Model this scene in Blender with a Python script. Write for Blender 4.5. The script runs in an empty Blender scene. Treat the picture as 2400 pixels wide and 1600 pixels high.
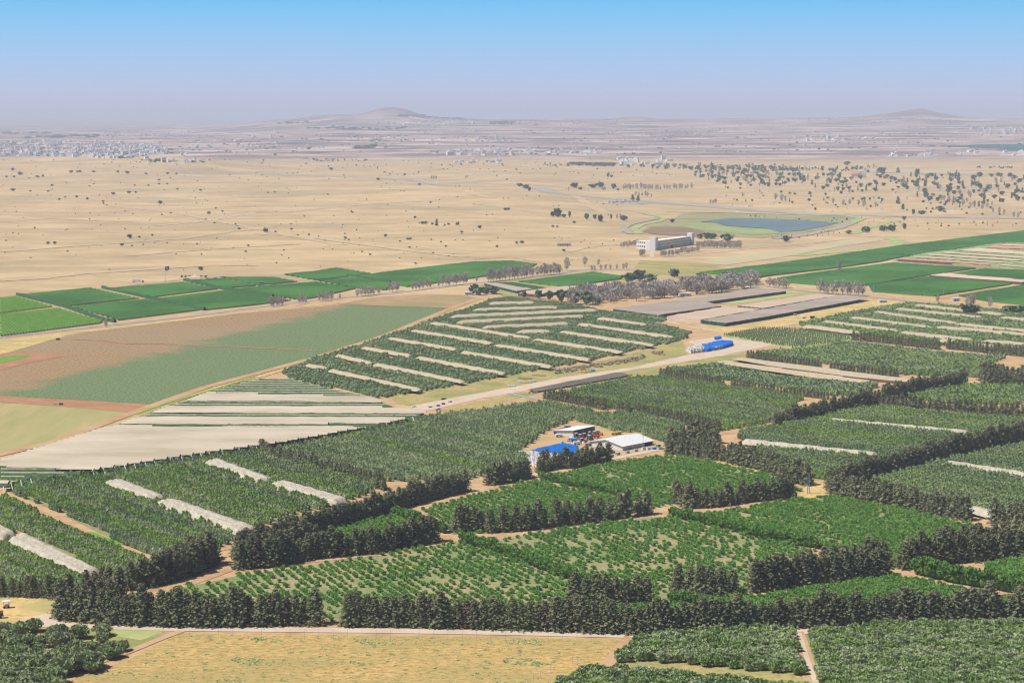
import bpy, math, random
import numpy as np
from mathutils import Vector, Matrix

# ------------------------------------------------------------------ camera, sky, sun, exposure
scene = bpy.context.scene
COL = scene.collection
HCAM = 220.0          # metres above the valley floor
F = 4666.7            # focal length in units of a 2400 wide frame
YH = 262.0            # image row of the true horizon
PITCH = math.atan((800 - YH) / F)
cd = bpy.data.cameras.new("camera"); cam = bpy.data.objects.new("camera", cd); COL.objects.link(cam)
cam.location = (0, 0, HCAM); cam.rotation_euler = (math.pi / 2 - PITCH, 0, 0)
cd.sensor_width = 36; cd.lens = 36 * F / 2400; cd.clip_start = 1; cd.clip_end = 200000
scene.camera = cam

SUN_EL = math.radians(57); SUN_AZ = math.atan2(-0.93, -0.32)      # azimuth from +Y towards +X
sv = Vector((math.sin(SUN_AZ) * math.cos(SUN_EL), math.cos(SUN_AZ) * math.cos(SUN_EL), math.sin(SUN_EL)))
ld = bpy.data.lights.new("sun", 'SUN'); ld.energy = 5.0; ld.angle = math.radians(0.5); ld.color = (1.0, 0.95, 0.87)
lo = bpy.data.objects.new("sun", ld); COL.objects.link(lo); lo.rotation_euler = sv.to_track_quat('Z', 'Y').to_euler()

w = bpy.data.worlds.new("World"); scene.world = w; w.use_nodes = True
nt = w.node_tree; nt.nodes.clear()
out = nt.nodes.new('ShaderNodeOutputWorld'); bg = nt.nodes.new('ShaderNodeBackground'); bg.inputs[1].default_value = 0.055
sky = nt.nodes.new('ShaderNodeTexSky'); sky.sky_type = 'NISHITA'; sky.sun_disc = False
sky.sun_elevation = SUN_EL; sky.sun_rotation = SUN_AZ; sky.air_density = 1.0; sky.dust_density = 0.6
tc = nt.nodes.new('ShaderNodeTexCoord'); sp = nt.nodes.new('ShaderNodeSeparateXYZ')
mr = nt.nodes.new('ShaderNodeMapRange'); mr.inputs['From Min'].default_value = -0.01; mr.inputs['From Max'].default_value = 0.09
rp = nt.nodes.new('ShaderNodeValToRGB')
SKYR = [(0.0, (0.50, 0.53, 0.70)), (0.16, (0.48, 0.54, 0.76)), (0.30, (0.37, 0.55, 0.83)), (0.50, (0.23, 0.54, 0.86)), (0.66, (0.12, 0.50, 0.88)), (1.0, (0.05, 0.30, 0.80))]
el = rp.color_ramp.elements
el[0].position, el[0].color = SKYR[0][0], (*SKYR[0][1], 1); el[1].position, el[1].color = SKYR[-1][0], (*SKYR[-1][1], 1)
for p, c in SKYR[1:-1]:
    e = el.new(p); e.color = (*c, 1)
sc_ = nt.nodes.new('ShaderNodeVectorMath'); sc_.operation = 'SCALE'; sc_.inputs['Scale'].default_value = 0.83 / 0.055
m2 = nt.nodes.new('ShaderNodeMapRange'); m2.inputs['From Min'].default_value = 0.075; m2.inputs['From Max'].default_value = 0.30
mx = nt.nodes.new('ShaderNodeMix'); mx.data_type = 'RGBA'
L = nt.links.new
L(tc.outputs['Generated'], sp.inputs[0]); L(sp.outputs['Z'], mr.inputs['Value']); L(mr.outputs[0], rp.inputs[0])
L(rp.outputs[0], sc_.inputs[0]); L(sp.outputs['Z'], m2.inputs['Value']); L(m2.outputs[0], mx.inputs['Factor'])
L(sc_.outputs[0], mx.inputs[6]); L(sky.outputs[0], mx.inputs[7]); L(mx.outputs[2], bg.inputs[0]); L(bg.outputs[0], out.inputs[0])

scene.view_settings.view_transform = 'Standard'; scene.view_settings.look = 'None'
scene.view_settings.exposure = 0.40; scene.view_settings.gamma = 1.0
scene.render.engine = 'CYCLES'
cy = scene.cycles
cy.use_denoising = True; cy.max_bounces = 4; cy.diffuse_bounces = 2; cy.glossy_bounces = 1; cy.transmission_bounces = 2
cy.volume_bounces = 0; cy.transparent_max_bounces = 4; cy.use_adaptive_sampling = True; cy.adaptive_threshold = 0.02
cy.filter_width = 1.2 if hasattr(cy, 'filter_width') else 1.5

rng = np.random.RandomState(7); random.seed(11)

# ------------------------------------------------------------------ terrain height and photo-row / ground conversion
def sstep(a, b, x):
    t = np.clip((np.asarray(x, float) - a) / (b - a), 0, 1); return t * t * (3 - 2 * t)
SKX = [-800, 0, 450, 600, 700, 800, 1050, 1300, 2400, 3200]; SKY_ = [304, 305, 300, 289, 280, 273, 277, 279, 277, 277]
def hill(u, y, px, y0, top, wx, wy, pw=2.0):
    du = (u * F + 1200 - px) / wx
    return top * np.exp(-np.abs(du) ** pw) * np.exp(-((y - y0) / wy) ** 2)
def H(x, y):
    x = np.asarray(x, float); y = np.asarray(y, float)
    yy = np.maximum(y, 1.0); u = x / yy
    left = 1 - sstep(0.0, 0.05, u)
    m = sstep(3300, 4600, y) * left * (1 - sstep(9500, 11500, y))
    z = m * (4.0 * np.sin(x / 410 + 1) + 3.2 * np.sin(y / 370 + x / 700) + 2.0 * np.sin((x + y) / 190) + 5)
    z = z + 40 * np.exp(-((y - 7700) / 800) ** 2) * sstep(-0.10, -0.185, u) * (1 + 0.2 * np.sin(x / 260))
    z = z + 12 * np.exp(-((y - 6300) / 300) ** 2) * np.exp(-((u - 0.0) / 0.03) ** 2)
    ys = np.interp(u * F + 1200, SKX, SKY_)
    top = HCAM - (ys - YH) * 22000 / F
    t = np.clip((y - 9350) / 12650, 0, 1) ** 1.15
    back = 1 - sstep(22300, 27000, y)
    z = z + top * t * back
    z = z + sstep(10500, 12500, y) * back * (4 * np.sin(x / 900 + y / 1300) + 3 * np.sin(x / 420 - y / 600)) * 0.8
    z = z + hill(u, y, 925, 21500, 100, 62, 1500, 2.6) + hill(u, y, 800, 21000, 28, 160, 2000)
    z = z + hill(u, y, 1480, 22500, 38, 38, 900, 2.4) + hill(u, y, 2150, 22500, 88, 60, 1300, 1.3) + hill(u, y, 2110, 21500, 46, 120, 1500, 2.0)
    return z
CA, SA = math.cos(PITCH), math.sin(PITCH)
def ray(px, py):
    dx = (px - 1200) / F; dy = -(py - 800) / F
    return dx, CA + dy * SA, -SA + dy * CA
YS = np.concatenate([np.linspace(300, 3000, 60), np.geomspace(3050, 26000, 420)])
def P(px, py, dz=0.0):
    """the point of the ground that shows at this place of the photo"""
    dx, dy, dz_ = ray(px, py)
    if dz_ >= -1e-4: dz_ = -1e-4
    t0 = HCAM / -dz_
    if t0 * dy < 3200: return Vector((dx * t0, dy * t0, dz))
    t = YS / dy; zr = HCAM + dz_ * t; g = H(dx * t, YS)
    k = np.nonzero(zr <= g)[0]
    if len(k) == 0: y = 21500.0; return Vector((dx / dy * y, y, float(H(dx / dy * y, y)) + dz))
    k = max(int(k[0]), 1); a, b = t[k - 1], t[k]
    for _ in range(14):
        c = (a + b) / 2
        if HCAM + dz_ * c <= float(H(dx * c, dy * c)): b = c
        else: a = c
    return Vector((dx * b, dy * b, float(H(dx * b, dy * b)) + dz))
def ppm(y): return F / y                     # photo pixels per metre at distance y

# ------------------------------------------------------------------ object bookkeeping
def tag(o, label=None, cat=None, group=None, kind=None):
    if label: o['label'] = label
    if cat: o['category'] = cat
    if group: o['group'] = group
    if kind: o['kind'] = kind
    return o
def link(name, me, parent=None, loc=None, rot=None, scl=None):
    o = bpy.data.objects.new(name, me); COL.objects.link(o)
    if parent: o.parent = parent
    if loc is not None: o.location = loc
    if rot is not None: o.rotation_euler = (0, 0, rot) if not hasattr(rot, '__len__') else rot
    if scl is not None: o.scale = (scl,) * 3 if not hasattr(scl, '__len__') else scl
    return o
def mesh_np(name, V, Fq, mats, mi=None, smooth=False):
    me = bpy.data.meshes.new(name); V = np.asarray(V, np.float32); Fq = np.asarray(Fq, np.int32)
    n, k = Fq.shape
    me.vertices.add(len(V)); me.vertices.foreach_set('co', V.ravel())
    me.loops.add(n * k); me.loops.foreach_set('vertex_index', Fq.ravel())
    me.polygons.add(n); me.polygons.foreach_set('loop_start', np.arange(0, n * k, k, dtype=np.int32))
    for m in (mats if isinstance(mats, (list, tuple)) else [mats]): me.materials.append(m)
    if mi is not None: me.polygons.foreach_set('material_index', np.asarray(mi, np.int32))
    if smooth: me.polygons.foreach_set('use_smooth', np.ones(n, bool))
    me.update(calc_edges=True); return me
class MB:
    def __init__(s): s.v = []; s.f = []; s.m = []
    def add(s, vs, fs, m=0):
        b = len(s.v); s.v += [tuple(v) for v in vs]; s.f += [tuple(b + i for i in f) for f in fs]; s.m += [m] * len(fs); return s
    def box(s, c, d, rz=0.0, m=0, taper=1.0):
        cx, cy_, cz = c; a, b, h = d[0] / 2, d[1] / 2, d[2]
        co, si = math.cos(rz), math.sin(rz); vs = []
        for z, k in ((cz, 1.0), (cz + h, taper)):
            for x, y in ((-a, -b), (a, -b), (a, b), (-a, b)):
                x *= k; y *= k; vs.append((cx + x * co - y * si, cy_ + x * si + y * co, z))
        return s.add(vs, [(3, 2, 1, 0), (4, 5, 6, 7), (0, 1, 5, 4), (1, 2, 6, 5), (2, 3, 7, 6), (3, 0, 4, 7)], m)
    def cyl(s, p, q, r0, r1=None, n=8, m=0):
        r1 = r0 if r1 is None else r1; p = Vector(p); q = Vector(q); d = (q - p).normalized()
        a = d.orthogonal().normalized(); b = d.cross(a); vs = []
        for c, r in ((p, r0), (q, r1)):
            for i in range(n):
                t = 2 * math.pi * i / n; vs.append(c + a * (r * math.cos(t)) + b * (r * math.sin(t)))
        fs = [(i, (i + 1) % n, n + (i + 1) % n, n + i) for i in range(n)] + [tuple(range(n))[::-1], tuple(range(n, 2 * n))]
        return s.add(vs, fs, m)
    def ball(s, c, r, m=0, n=8):
        vs = []; k = n // 2
        for i in range(k + 1):
            ph = math.pi * i / k
            for j in range(n):
                t = 2 * math.pi * j / n; vs.append((c[0] + r * math.sin(ph) * math.cos(t), c[1] + r * math.sin(ph) * math.sin(t), c[2] + r * math.cos(ph)))
        fs = [(i * n + j, (i + 1) * n + j, (i + 1) * n + (j + 1) % n, i * n + (j + 1) % n) for i in range(k) for j in range(n)]
        return s.add(vs, fs, m)
    def mesh(s, name, mats, smooth=False):
        me = bpy.data.meshes.new(name); me.from_pydata(s.v, [], s.f)
        for m in (mats if isinstance(mats, (list, tuple)) else [mats]): me.materials.append(m)
        me.polygons.foreach_set('material_index', s.m)
        if smooth: me.polygons.foreach_set('use_smooth', [True] * len(s.f))
        me.update(); return me
    def build(s, name, mats, parent=None, loc=None, rot=None, **k):
        return link(name, s.mesh(name, mats, **k), parent, loc, rot)
ORD = {1: 'first', 2: 'second', 3: 'third'}
def nth(i):
    if i in ORD: return ORD[i]
    return f"{i}{'th' if 10 <= i % 100 <= 20 else {1: 'st', 2: 'nd', 3: 'rd'}.get(i % 10, 'th')}"

# ------------------------------------------------------------------ materials
def lin(c): return tuple((v / 255 / 12.92 if v <= 10 else ((v / 255 + 0.055) / 1.055) ** 2.4) for v in c)
ALB = 0.83
def dim(c): return tuple(v * ALB for v in c)
def mat(name, cols, scale=0.05, detail=5, stretch=(1, 1, 1), rand=None, rough=0.9, bump=0.0, big=None, contrast=(0.32, 0.68), spec=None, trans=0.0, rot=0.0, big_s=0.004, inst=0.0):
    """cols: base colours along a noise; big: (colour, amount) mixed in by a second, larger noise; rand: second colour mixed by object random"""
    cols = [dim(c) for c in cols]; big = big and (dim(big[0]), big[1]); rand = rand and (dim(rand[0]), rand[1])
    m = bpy.data.materials.new(name); m.use_nodes = True; t = m.node_tree; t.nodes.clear(); N = t.nodes.new; K = t.links.new
    o = N('ShaderNodeOutputMaterial'); g = N('ShaderNodeNewGeometry'); mp = N('ShaderNodeMapping'); mp.inputs['Scale'].default_value = stretch
    mp.inputs['Rotation'].default_value = (0, 0, rot)
    K(g.outputs['Position'], mp.inputs[0])
    n = N('ShaderNodeTexNoise'); n.inputs['Scale'].default_value = scale; n.inputs['Detail'].default_value = detail; n.inputs['Roughness'].default_value = 0.62
    K(mp.outputs[0], n.inputs['Vector'])
    r = N('ShaderNodeValToRGB'); e = r.color_ramp.elements
    e[0].position = contrast[0]; e[0].color = (*cols[0], 1); e[1].position = contrast[1]; e[1].color = (*cols[-1], 1)
    for i, c in enumerate(cols[1:-1]):
        x = e.new(contrast[0] + (contrast[1] - contrast[0]) * (i + 1) / (len(cols) - 1)); x.color = (*c, 1)
    K(n.outputs[0], r.inputs[0]); c = r.outputs[0]
    if big:
        n2 = N('ShaderNodeTexNoise'); n2.inputs['Scale'].default_value = big_s; n2.inputs['Detail'].default_value = 3
        K(mp.outputs[0], n2.inputs['Vector'])
        q = N('ShaderNodeMapRange'); q.inputs['From Min'].default_value = 0.42; q.inputs['From Max'].default_value = 0.62; q.inputs['To Max'].default_value = big[1]
        K(n2.outputs[0], q.inputs['Value'])
        x = N('ShaderNodeMix'); x.data_type = 'RGBA'; K(q.outputs[0], x.inputs['Factor']); K(c, x.inputs[6]); x.inputs[7].default_value = (*big[0], 1); c = x.outputs[2]
    if rand:
        oi = N('ShaderNodeObjectInfo'); x = N('ShaderNodeMix'); x.data_type = 'RGBA'
        y = N('ShaderNodeMath'); y.operation = 'MULTIPLY'; y.inputs[1].default_value = rand[1]; K(oi.outputs['Random'], y.inputs[0])
        K(y.outputs[0], x.inputs['Factor']); K(c, x.inputs[6]); x.inputs[7].default_value = (*rand[0], 1); c = x.outputs[2]
    if spec:
        b = N('ShaderNodeBsdfPrincipled'); b.inputs['Roughness'].default_value = spec[0]; b.inputs['Specular IOR Level'].default_value = spec[1]; K(c, b.inputs['Base Color'])
    else:
        b = N('ShaderNodeBsdfDiffuse'); K(c, b.inputs[0])
    if bump:
        bp = N('ShaderNodeBump'); bp.inputs['Strength'].default_value = 1.0; bp.inputs['Distance'].default_value = bump; K(n.outputs[0], bp.inputs['Height']); K(bp.outputs[0], b.inputs['Normal'])
    s = b.outputs[0]
    if trans:
        tr = N('ShaderNodeBsdfTranslucent'); K(c, tr.inputs[0]); ms = N('ShaderNodeMixShader'); ms.inputs[0].default_value = trans
        K(b.outputs[0], ms.inputs[1]); K(tr.outputs[0], ms.inputs[2]); s = ms.outputs[0]
    K(s, o.inputs[0]); return m
def plain(name, c, spec=None):
    c2 = tuple(v * 0.82 for v in c); return mat(name, [c2, c], scale=0.9, spec=spec)

M = {}
M['conifer'] = mat('conifer foliage', [(0.125, 0.155, 0.075), (0.205, 0.23, 0.12), (0.295, 0.30, 0.175)], scale=0.4, detail=7, rand=((0.27, 0.25, 0.155), 0.5), trans=0.2)
M['conifer2'] = mat('browning conifer foliage', [(0.091, 0.072, 0.058), (0.221, 0.163, 0.130)], scale=0.5, trans=0.1)
M['bark'] = mat('bark', [(0.10, 0.075, 0.055), (0.17, 0.13, 0.10)], scale=2)
M['orchA'] = mat('grey green orchard leaves', [(0.17, 0.255, 0.095), (0.33, 0.42, 0.185)], scale=0.35, big=((0.40, 0.46, 0.24), 0.6), big_s=0.022, rand=((0.38, 0.43, 0.23), 0.35), trans=0.2)
M['orchB'] = mat('green orchard leaves', [(0.12, 0.235, 0.06), (0.26, 0.40, 0.11)], scale=0.35, big=((0.35, 0.50, 0.10), 0.6), big_s=0.02, rand=((0.24, 0.31, 0.11), 0.5), trans=0.22)
M['orchC'] = mat('dark orchard leaves', [(0.12, 0.20, 0.085), (0.24, 0.33, 0.15)], scale=0.35, big=((0.33, 0.41, 0.21), 0.5), big_s=0.02, rand=((0.28, 0.34, 0.18), 0.35), trans=0.2)
M['bush'] = mat('bright fruit bush leaves', [(0.115, 0.29, 0.055), (0.24, 0.47, 0.105)], scale=0.4, rand=((0.30, 0.46, 0.11), 0.5), trans=0.25)
M['hedge'] = mat('deciduous hedge leaves', [(0.075, 0.19, 0.040), (0.19, 0.36, 0.08)], scale=0.4, rand=((0.20, 0.33, 0.06), 0.5), trans=0.22)
M['thicket'] = mat('thicket leaves', [(0.14, 0.21, 0.075), (0.30, 0.38, 0.15)], scale=0.5, rand=((0.34, 0.36, 0.22), 0.6), trans=0.22)
M['shrub'] = mat('dry plain shrub leaves', [(0.072, 0.111, 0.058), (0.143, 0.169, 0.098)], scale=0.3, rand=((0.065, 0.130, 0.058), 0.6))
M['fartree'] = mat('far tree leaves', [(0.07, 0.14, 0.07), (0.15, 0.22, 0.11)], scale=0.2, rand=((0.19, 0.20, 0.14), 0.5))
M['grey'] = mat('bare grey twigs', [(0.33, 0.285, 0.245), (0.52, 0.46, 0.40)], scale=0.5, rand=((0.45, 0.42, 0.36), 0.4))
M['vine'] = mat('vine leaves', [(0.026, 0.088, 0.022), (0.060, 0.150, 0.038)], scale=0.12, detail=10, big=((0.075, 0.20, 0.042), 0.7), big_s=0.008)
M['vineL'] = mat('light vine leaves', [(0.065, 0.155, 0.022), (0.12, 0.25, 0.038)], scale=0.12, detail=8)
M['vineD'] = mat('dark vine row', [(0.023, 0.078, 0.029), (0.058, 0.130, 0.046)], scale=0.2)
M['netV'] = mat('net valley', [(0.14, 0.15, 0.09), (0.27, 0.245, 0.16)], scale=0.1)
M['orchN'] = mat('pale grey green leaves', [(0.22, 0.30, 0.125), (0.40, 0.475, 0.24)], scale=0.35, big=((0.48, 0.52, 0.33), 0.7), big_s=0.05, rand=((0.30, 0.42, 0.15), 0.5), trans=0.2)
M['canrow'] = mat('canopy row leaves', [(0.045, 0.095, 0.035), (0.11, 0.165, 0.07)], scale=0.3)
M['soil'] = mat('tan soil', [(0.360, 0.221, 0.113), (0.468, 0.310, 0.171), (0.522, 0.369, 0.225)], scale=0.05, big=((0.468, 0.342, 0.171), 0.7), big_s=0.006)
M['path'] = mat('dirt path', [(0.37, 0.22, 0.115), (0.49, 0.315, 0.18)], scale=0.12, detail=10, big=((0.51, 0.36, 0.22), 0.6), big_s=0.02)
M['pale'] = mat('pale gravel', [(0.480, 0.376, 0.280), (0.592, 0.480, 0.376)], scale=0.08, detail=8)
M['asphalt'] = mat('worn asphalt', [(0.25, 0.25, 0.255), (0.36, 0.355, 0.36)], scale=0.1)
M['grass'] = mat('dry golden grass', [(0.313, 0.248, 0.087), (0.570, 0.396, 0.161), (0.644, 0.460, 0.221)], scale=0.22, detail=10, big=((0.331, 0.313, 0.129), 0.75), big_s=0.03, contrast=(0.3, 0.62))
M['grassG'] = mat('mixed grass', [(0.19, 0.20, 0.075), (0.40, 0.32, 0.135), (0.50, 0.37, 0.17)], scale=0.35, detail=12, big=((0.20, 0.24, 0.085), 0.7), big_s=0.03)
M['under'] = mat('orchard floor', [(0.16, 0.19, 0.085), (0.40, 0.31, 0.17)], scale=0.25, detail=8, big=((0.20, 0.26, 0.10), 0.7), big_s=0.02)
M['under2'] = mat('weedy bush floor', [(0.13, 0.185, 0.075), (0.30, 0.265, 0.14), (0.47, 0.355, 0.205)], scale=0.8, detail=12, big=((0.13, 0.22, 0.07), 0.7), big_s=0.022, contrast=(0.34, 0.62))
M['fieldB'] = mat('brown green crop field', [(0.150, 0.155, 0.075), (0.38, 0.275, 0.17)], scale=0.9, detail=12, stretch=(1, .6, 1), rot=0.3, big=((0.23, 0.20, 0.115), 0.5), big_s=0.006, contrast=(0.36, 0.64))
M['fieldG'] = mat('green crop field', [(0.060, 0.150, 0.062), (0.28, 0.255, 0.155)], scale=0.9, detail=12, stretch=(1, .6, 1), rot=0.3, big=((0.11, 0.18, 0.09), 0.4), big_s=0.006, contrast=(0.36, 0.68))
M['fieldR'] = mat('red soil', [(0.324, 0.162, 0.086), (0.423, 0.234, 0.131)], scale=0.05)
M['fieldRB'] = mat('red brown field', [(0.342, 0.216, 0.117), (0.450, 0.297, 0.171)], scale=0.05, big=((0.216, 0.234, 0.099), 0.7), big_s=0.012)
M['fieldY'] = mat('gold green stubble', [(0.33, 0.29, 0.125), (0.53, 0.385, 0.175)], scale=0.05, stretch=(1.6, 0.2, 1), rot=0.5, detail=10, big=((0.27, 0.29, 0.135), 0.5), big_s=0.004)
M['fieldT'] = mat('tan cut field', [(0.425, 0.365, 0.221), (0.510, 0.425, 0.264)], scale=0.01)
M['stubble'] = mat('golden field', [(0.22, 0.18, 0.070), (0.48, 0.325, 0.125), (0.62, 0.43, 0.19)], scale=0.6, detail=15, stretch=(0.4, 1, 1), big=((0.29, 0.265, 0.10), 0.5), big_s=0.035, contrast=(0.33, 0.66))
M['netW'] = mat('white net', [(0.40, 0.34, 0.25), (0.55, 0.475, 0.375)], scale=0.03, stretch=(0.5, 1.2, 1), detail=6)
M['netP'] = mat('pale draped net', [(0.36, 0.32, 0.25), (0.52, 0.47, 0.385)], scale=0.6, stretch=(1, 0.4, 1), detail=6, contrast=(.38,.62))
M['netT'] = mat('tan draped net', [(0.36, 0.295, 0.20), (0.50, 0.42, 0.30)], scale=0.5, detail=5)
M['netG'] = mat('grey net', [(0.30, 0.25, 0.205), (0.43, 0.365, 0.305)], scale=0.03, stretch=(0.25, 1, 1), rot=-0.45, detail=5)
M['netB'] = mat('beige net', [(0.480, 0.368, 0.264), (0.576, 0.456, 0.344)], scale=0.04, stretch=(0.25, 1, 1), rot=-0.45)
M['netR'] = mat('red net', [(0.46, 0.20, 0.15), (0.58, 0.27, 0.21)], scale=0.05)
M['netDG'] = mat('dark green side net', [(0.012, 0.05, 0.04), (0.03, 0.085, 0.07)], scale=0.2)
M['netBr'] = mat('brown side net', [(0.10, 0.055, 0.04), (0.16, 0.095, 0.07)], scale=0.2)
M['water'] = mat('lake water', [(0.10, 0.15, 0.155), (0.16, 0.215, 0.215)], scale=0.004, spec=(0.45, 0.2))
M['waterD'] = mat('far dark crops', [(0.02, 0.10, 0.11), (0.05, 0.14, 0.13)], scale=0.003, stretch=(.5, 3, 1))
M['basin'] = mat('dry lake bed', [(0.20, 0.23, 0.10), (0.34, 0.33, 0.17)], scale=0.01, stretch=(.6, 1.5, 1), big=((0.36, 0.27, 0.17), 0.8), big_s=0.004)
M['basinG'] = mat('green lake bed', [(0.22, 0.29, 0.11), (0.33, 0.36, 0.17)], scale=0.012)
M['mud'] = mat('brown lake mud', [(0.19, 0.125, 0.08), (0.29, 0.21, 0.14)], scale=0.012, stretch=(.4, 2, 1))
M['verge'] = mat('green verge', [(0.24, 0.33, 0.12), (0.46, 0.44, 0.20)], scale=0.03)
M['lawn'] = mat('green weeds', [(0.09, 0.22, 0.035), (0.22, 0.34, 0.07)], scale=0.3)
M['rock'] = mat('stony bank', [(0.24, 0.21, 0.17), (0.46, 0.40, 0.32)], scale=0.1, detail=8)
M['white'] = plain('white painted metal', (0.697, 0.705, 0.714)); M['wall'] = plain('pale concrete', (0.80, 0.78, 0.74))
M['dark'] = plain('dark opening', (0.03, 0.03, 0.035)); M['metal'] = plain('grey steel', (0.40, 0.44, 0.50)); M['bluem'] = plain('blue steel', (0.20, 0.30, 0.42))
M['blue'] = mat('blue plastic', [(0.0, 0.10, 0.52), (0.02, 0.30, 0.95)], scale=0.9, rand=((0.02, 0.36, 0.98), 0.6))
M['crw'] = mat('white plastic', [(0.30, 0.25, 0.23), (0.95, 0.93, 0.91)], scale=0.9, rand=((0.98, 0.97, 0.95), 0.6), contrast=(.4,.55))
M['red'] = plain('red paint', (0.50, 0.06, 0.05)); M['orange'] = plain('orange paint', (0.80, 0.25, 0.08)); M['yellow'] = plain('yellow paint', (0.80, 0.58, 0.10))
M['green'] = plain('green paint', (0.08, 0.28, 0.14)); M['rubber'] = plain('rubber', (0.03, 0.03, 0.03)); M['glass'] = plain('window glass', (0.10, 0.16, 0.20), spec=(0.15, 0.6))
M['roofred'] = plain('red roof tiles', (0.55, 0.14, 0.08)); M['flag'] = plain('blue flag cloth', (0.03, 0.07, 0.38)); M['violet'] = plain('blue violet paint', (0.16, 0.16, 0.50))
M['house'] = mat('whitewashed walls', [(0.72, 0.69, 0.65), (0.92, 0.91, 0.88)], scale=0.02, rand=((0.72, 0.64, 0.56), 0.5))
M['rubble'] = mat('broken concrete', [(0.40, 0.36, 0.32), (0.62, 0.57, 0.52)], scale=0.2); M['brush'] = mat('dead brush', [(0.26, 0.20, 0.155), (0.46, 0.37, 0.29)], scale=0.4, detail=8)
M['trk'] = mat('worn earth', [(0.42, 0.31, 0.18), (0.58, 0.435, 0.26)], scale=0.03, detail=10, stretch=(.5, 1, 1)); M['road2'] = mat('dusty patrol road', [(0.30, 0.27, 0.235), (0.42, 0.385, 0.34)], scale=0.02)
M['wood'] = plain('weathered wood', (0.32, 0.24, 0.16)); M['skyb'] = plain('light blue paint', (0.35, 0.60, 0.80))

def two_tone(name):
    m = mat(name, [(0.21, 0.155, 0.08), (0.42, 0.27, 0.155)], scale=0.5, detail=12, stretch=(1, .5, 1), rot=0.3, big=((0.30, 0.235, 0.145), 0.7), big_s=0.006, contrast=(0.36, 0.64))
    t = m.node_tree; N = t.nodes.new; K = t.links.new; b = [n for n in t.nodes if n.type == 'BSDF_DIFFUSE'][0]; src = b.inputs[0].links[0].from_socket
    g = [n for n in t.nodes if n.type == 'NEW_GEOMETRY'][0]; a, c = P(60, 905), P(830, 713); d = (c - a).normalized(); nv = Vector((d.y, -d.x, 0))
    dt = N('ShaderNodeVectorMath'); dt.operation = 'DOT_PRODUCT'; K(g.outputs['Position'], dt.inputs[0]); dt.inputs[1].default_value = nv
    n = N('ShaderNodeTexNoise'); n.inputs['Scale'].default_value = 0.03; n.inputs['Detail'].default_value = 10; K(g.outputs['Position'], n.inputs['Vector'])
    ad = N('ShaderNodeMath'); ad.operation = 'MULTIPLY_ADD'; K(n.outputs[0], ad.inputs[0]); ad.inputs[1].default_value = 80; K(dt.outputs['Value'], ad.inputs[2])
    q = N('ShaderNodeMapRange'); o_ = a.dot(nv) + 40; q.inputs['From Min'].default_value = o_ - 12; q.inputs['From Max'].default_value = o_ + 14; K(ad.outputs[0], q.inputs['Value'])
    n2 = N('ShaderNodeTexNoise'); n2.inputs['Scale'].default_value = 0.6; n2.inputs['Detail'].default_value = 12; K(g.outputs['Position'], n2.inputs['Vector'])
    r = N('ShaderNodeValToRGB'); e = r.color_ramp.elements; e[0].position = .38; e[0].color = (0.040, 0.135, 0.048, 1); e[1].position = .68; e[1].color = (0.25, 0.22, 0.13, 1); K(n2.outputs[0], r.inputs[0])
    x = N('ShaderNodeMix'); x.data_type = 'RGBA'; K(q.outputs[0], x.inputs['Factor']); K(src, x.inputs[6]); K(r.outputs[0], x.inputs[7])
    wv = N('ShaderNodeTexWave'); wv.inputs['Scale'].default_value = 0.06; wv.inputs['Distortion'].default_value = 3; mp = N('ShaderNodeMapping'); mp.inputs['Rotation'].default_value = (0, 0, -math.atan2(nv.y, nv.x)); K(g.outputs['Position'], mp.inputs[0]); K(mp.outputs[0], wv.inputs['Vector'])
    hs = N('ShaderNodeMapRange'); hs.inputs['To Min'].default_value = .86; hs.inputs['To Max'].default_value = 1.08; K(wv.outputs[1], hs.inputs['Value']); sc2 = N('ShaderNodeVectorMath'); sc2.operation = 'SCALE'; K(x.outputs[2], sc2.inputs[0]); K(hs.outputs[0], sc2.inputs['Scale'])
    K(sc2.outputs[0], b.inputs[0]); return m
M['field2'] = two_tone('brown and green crop field')
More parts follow.
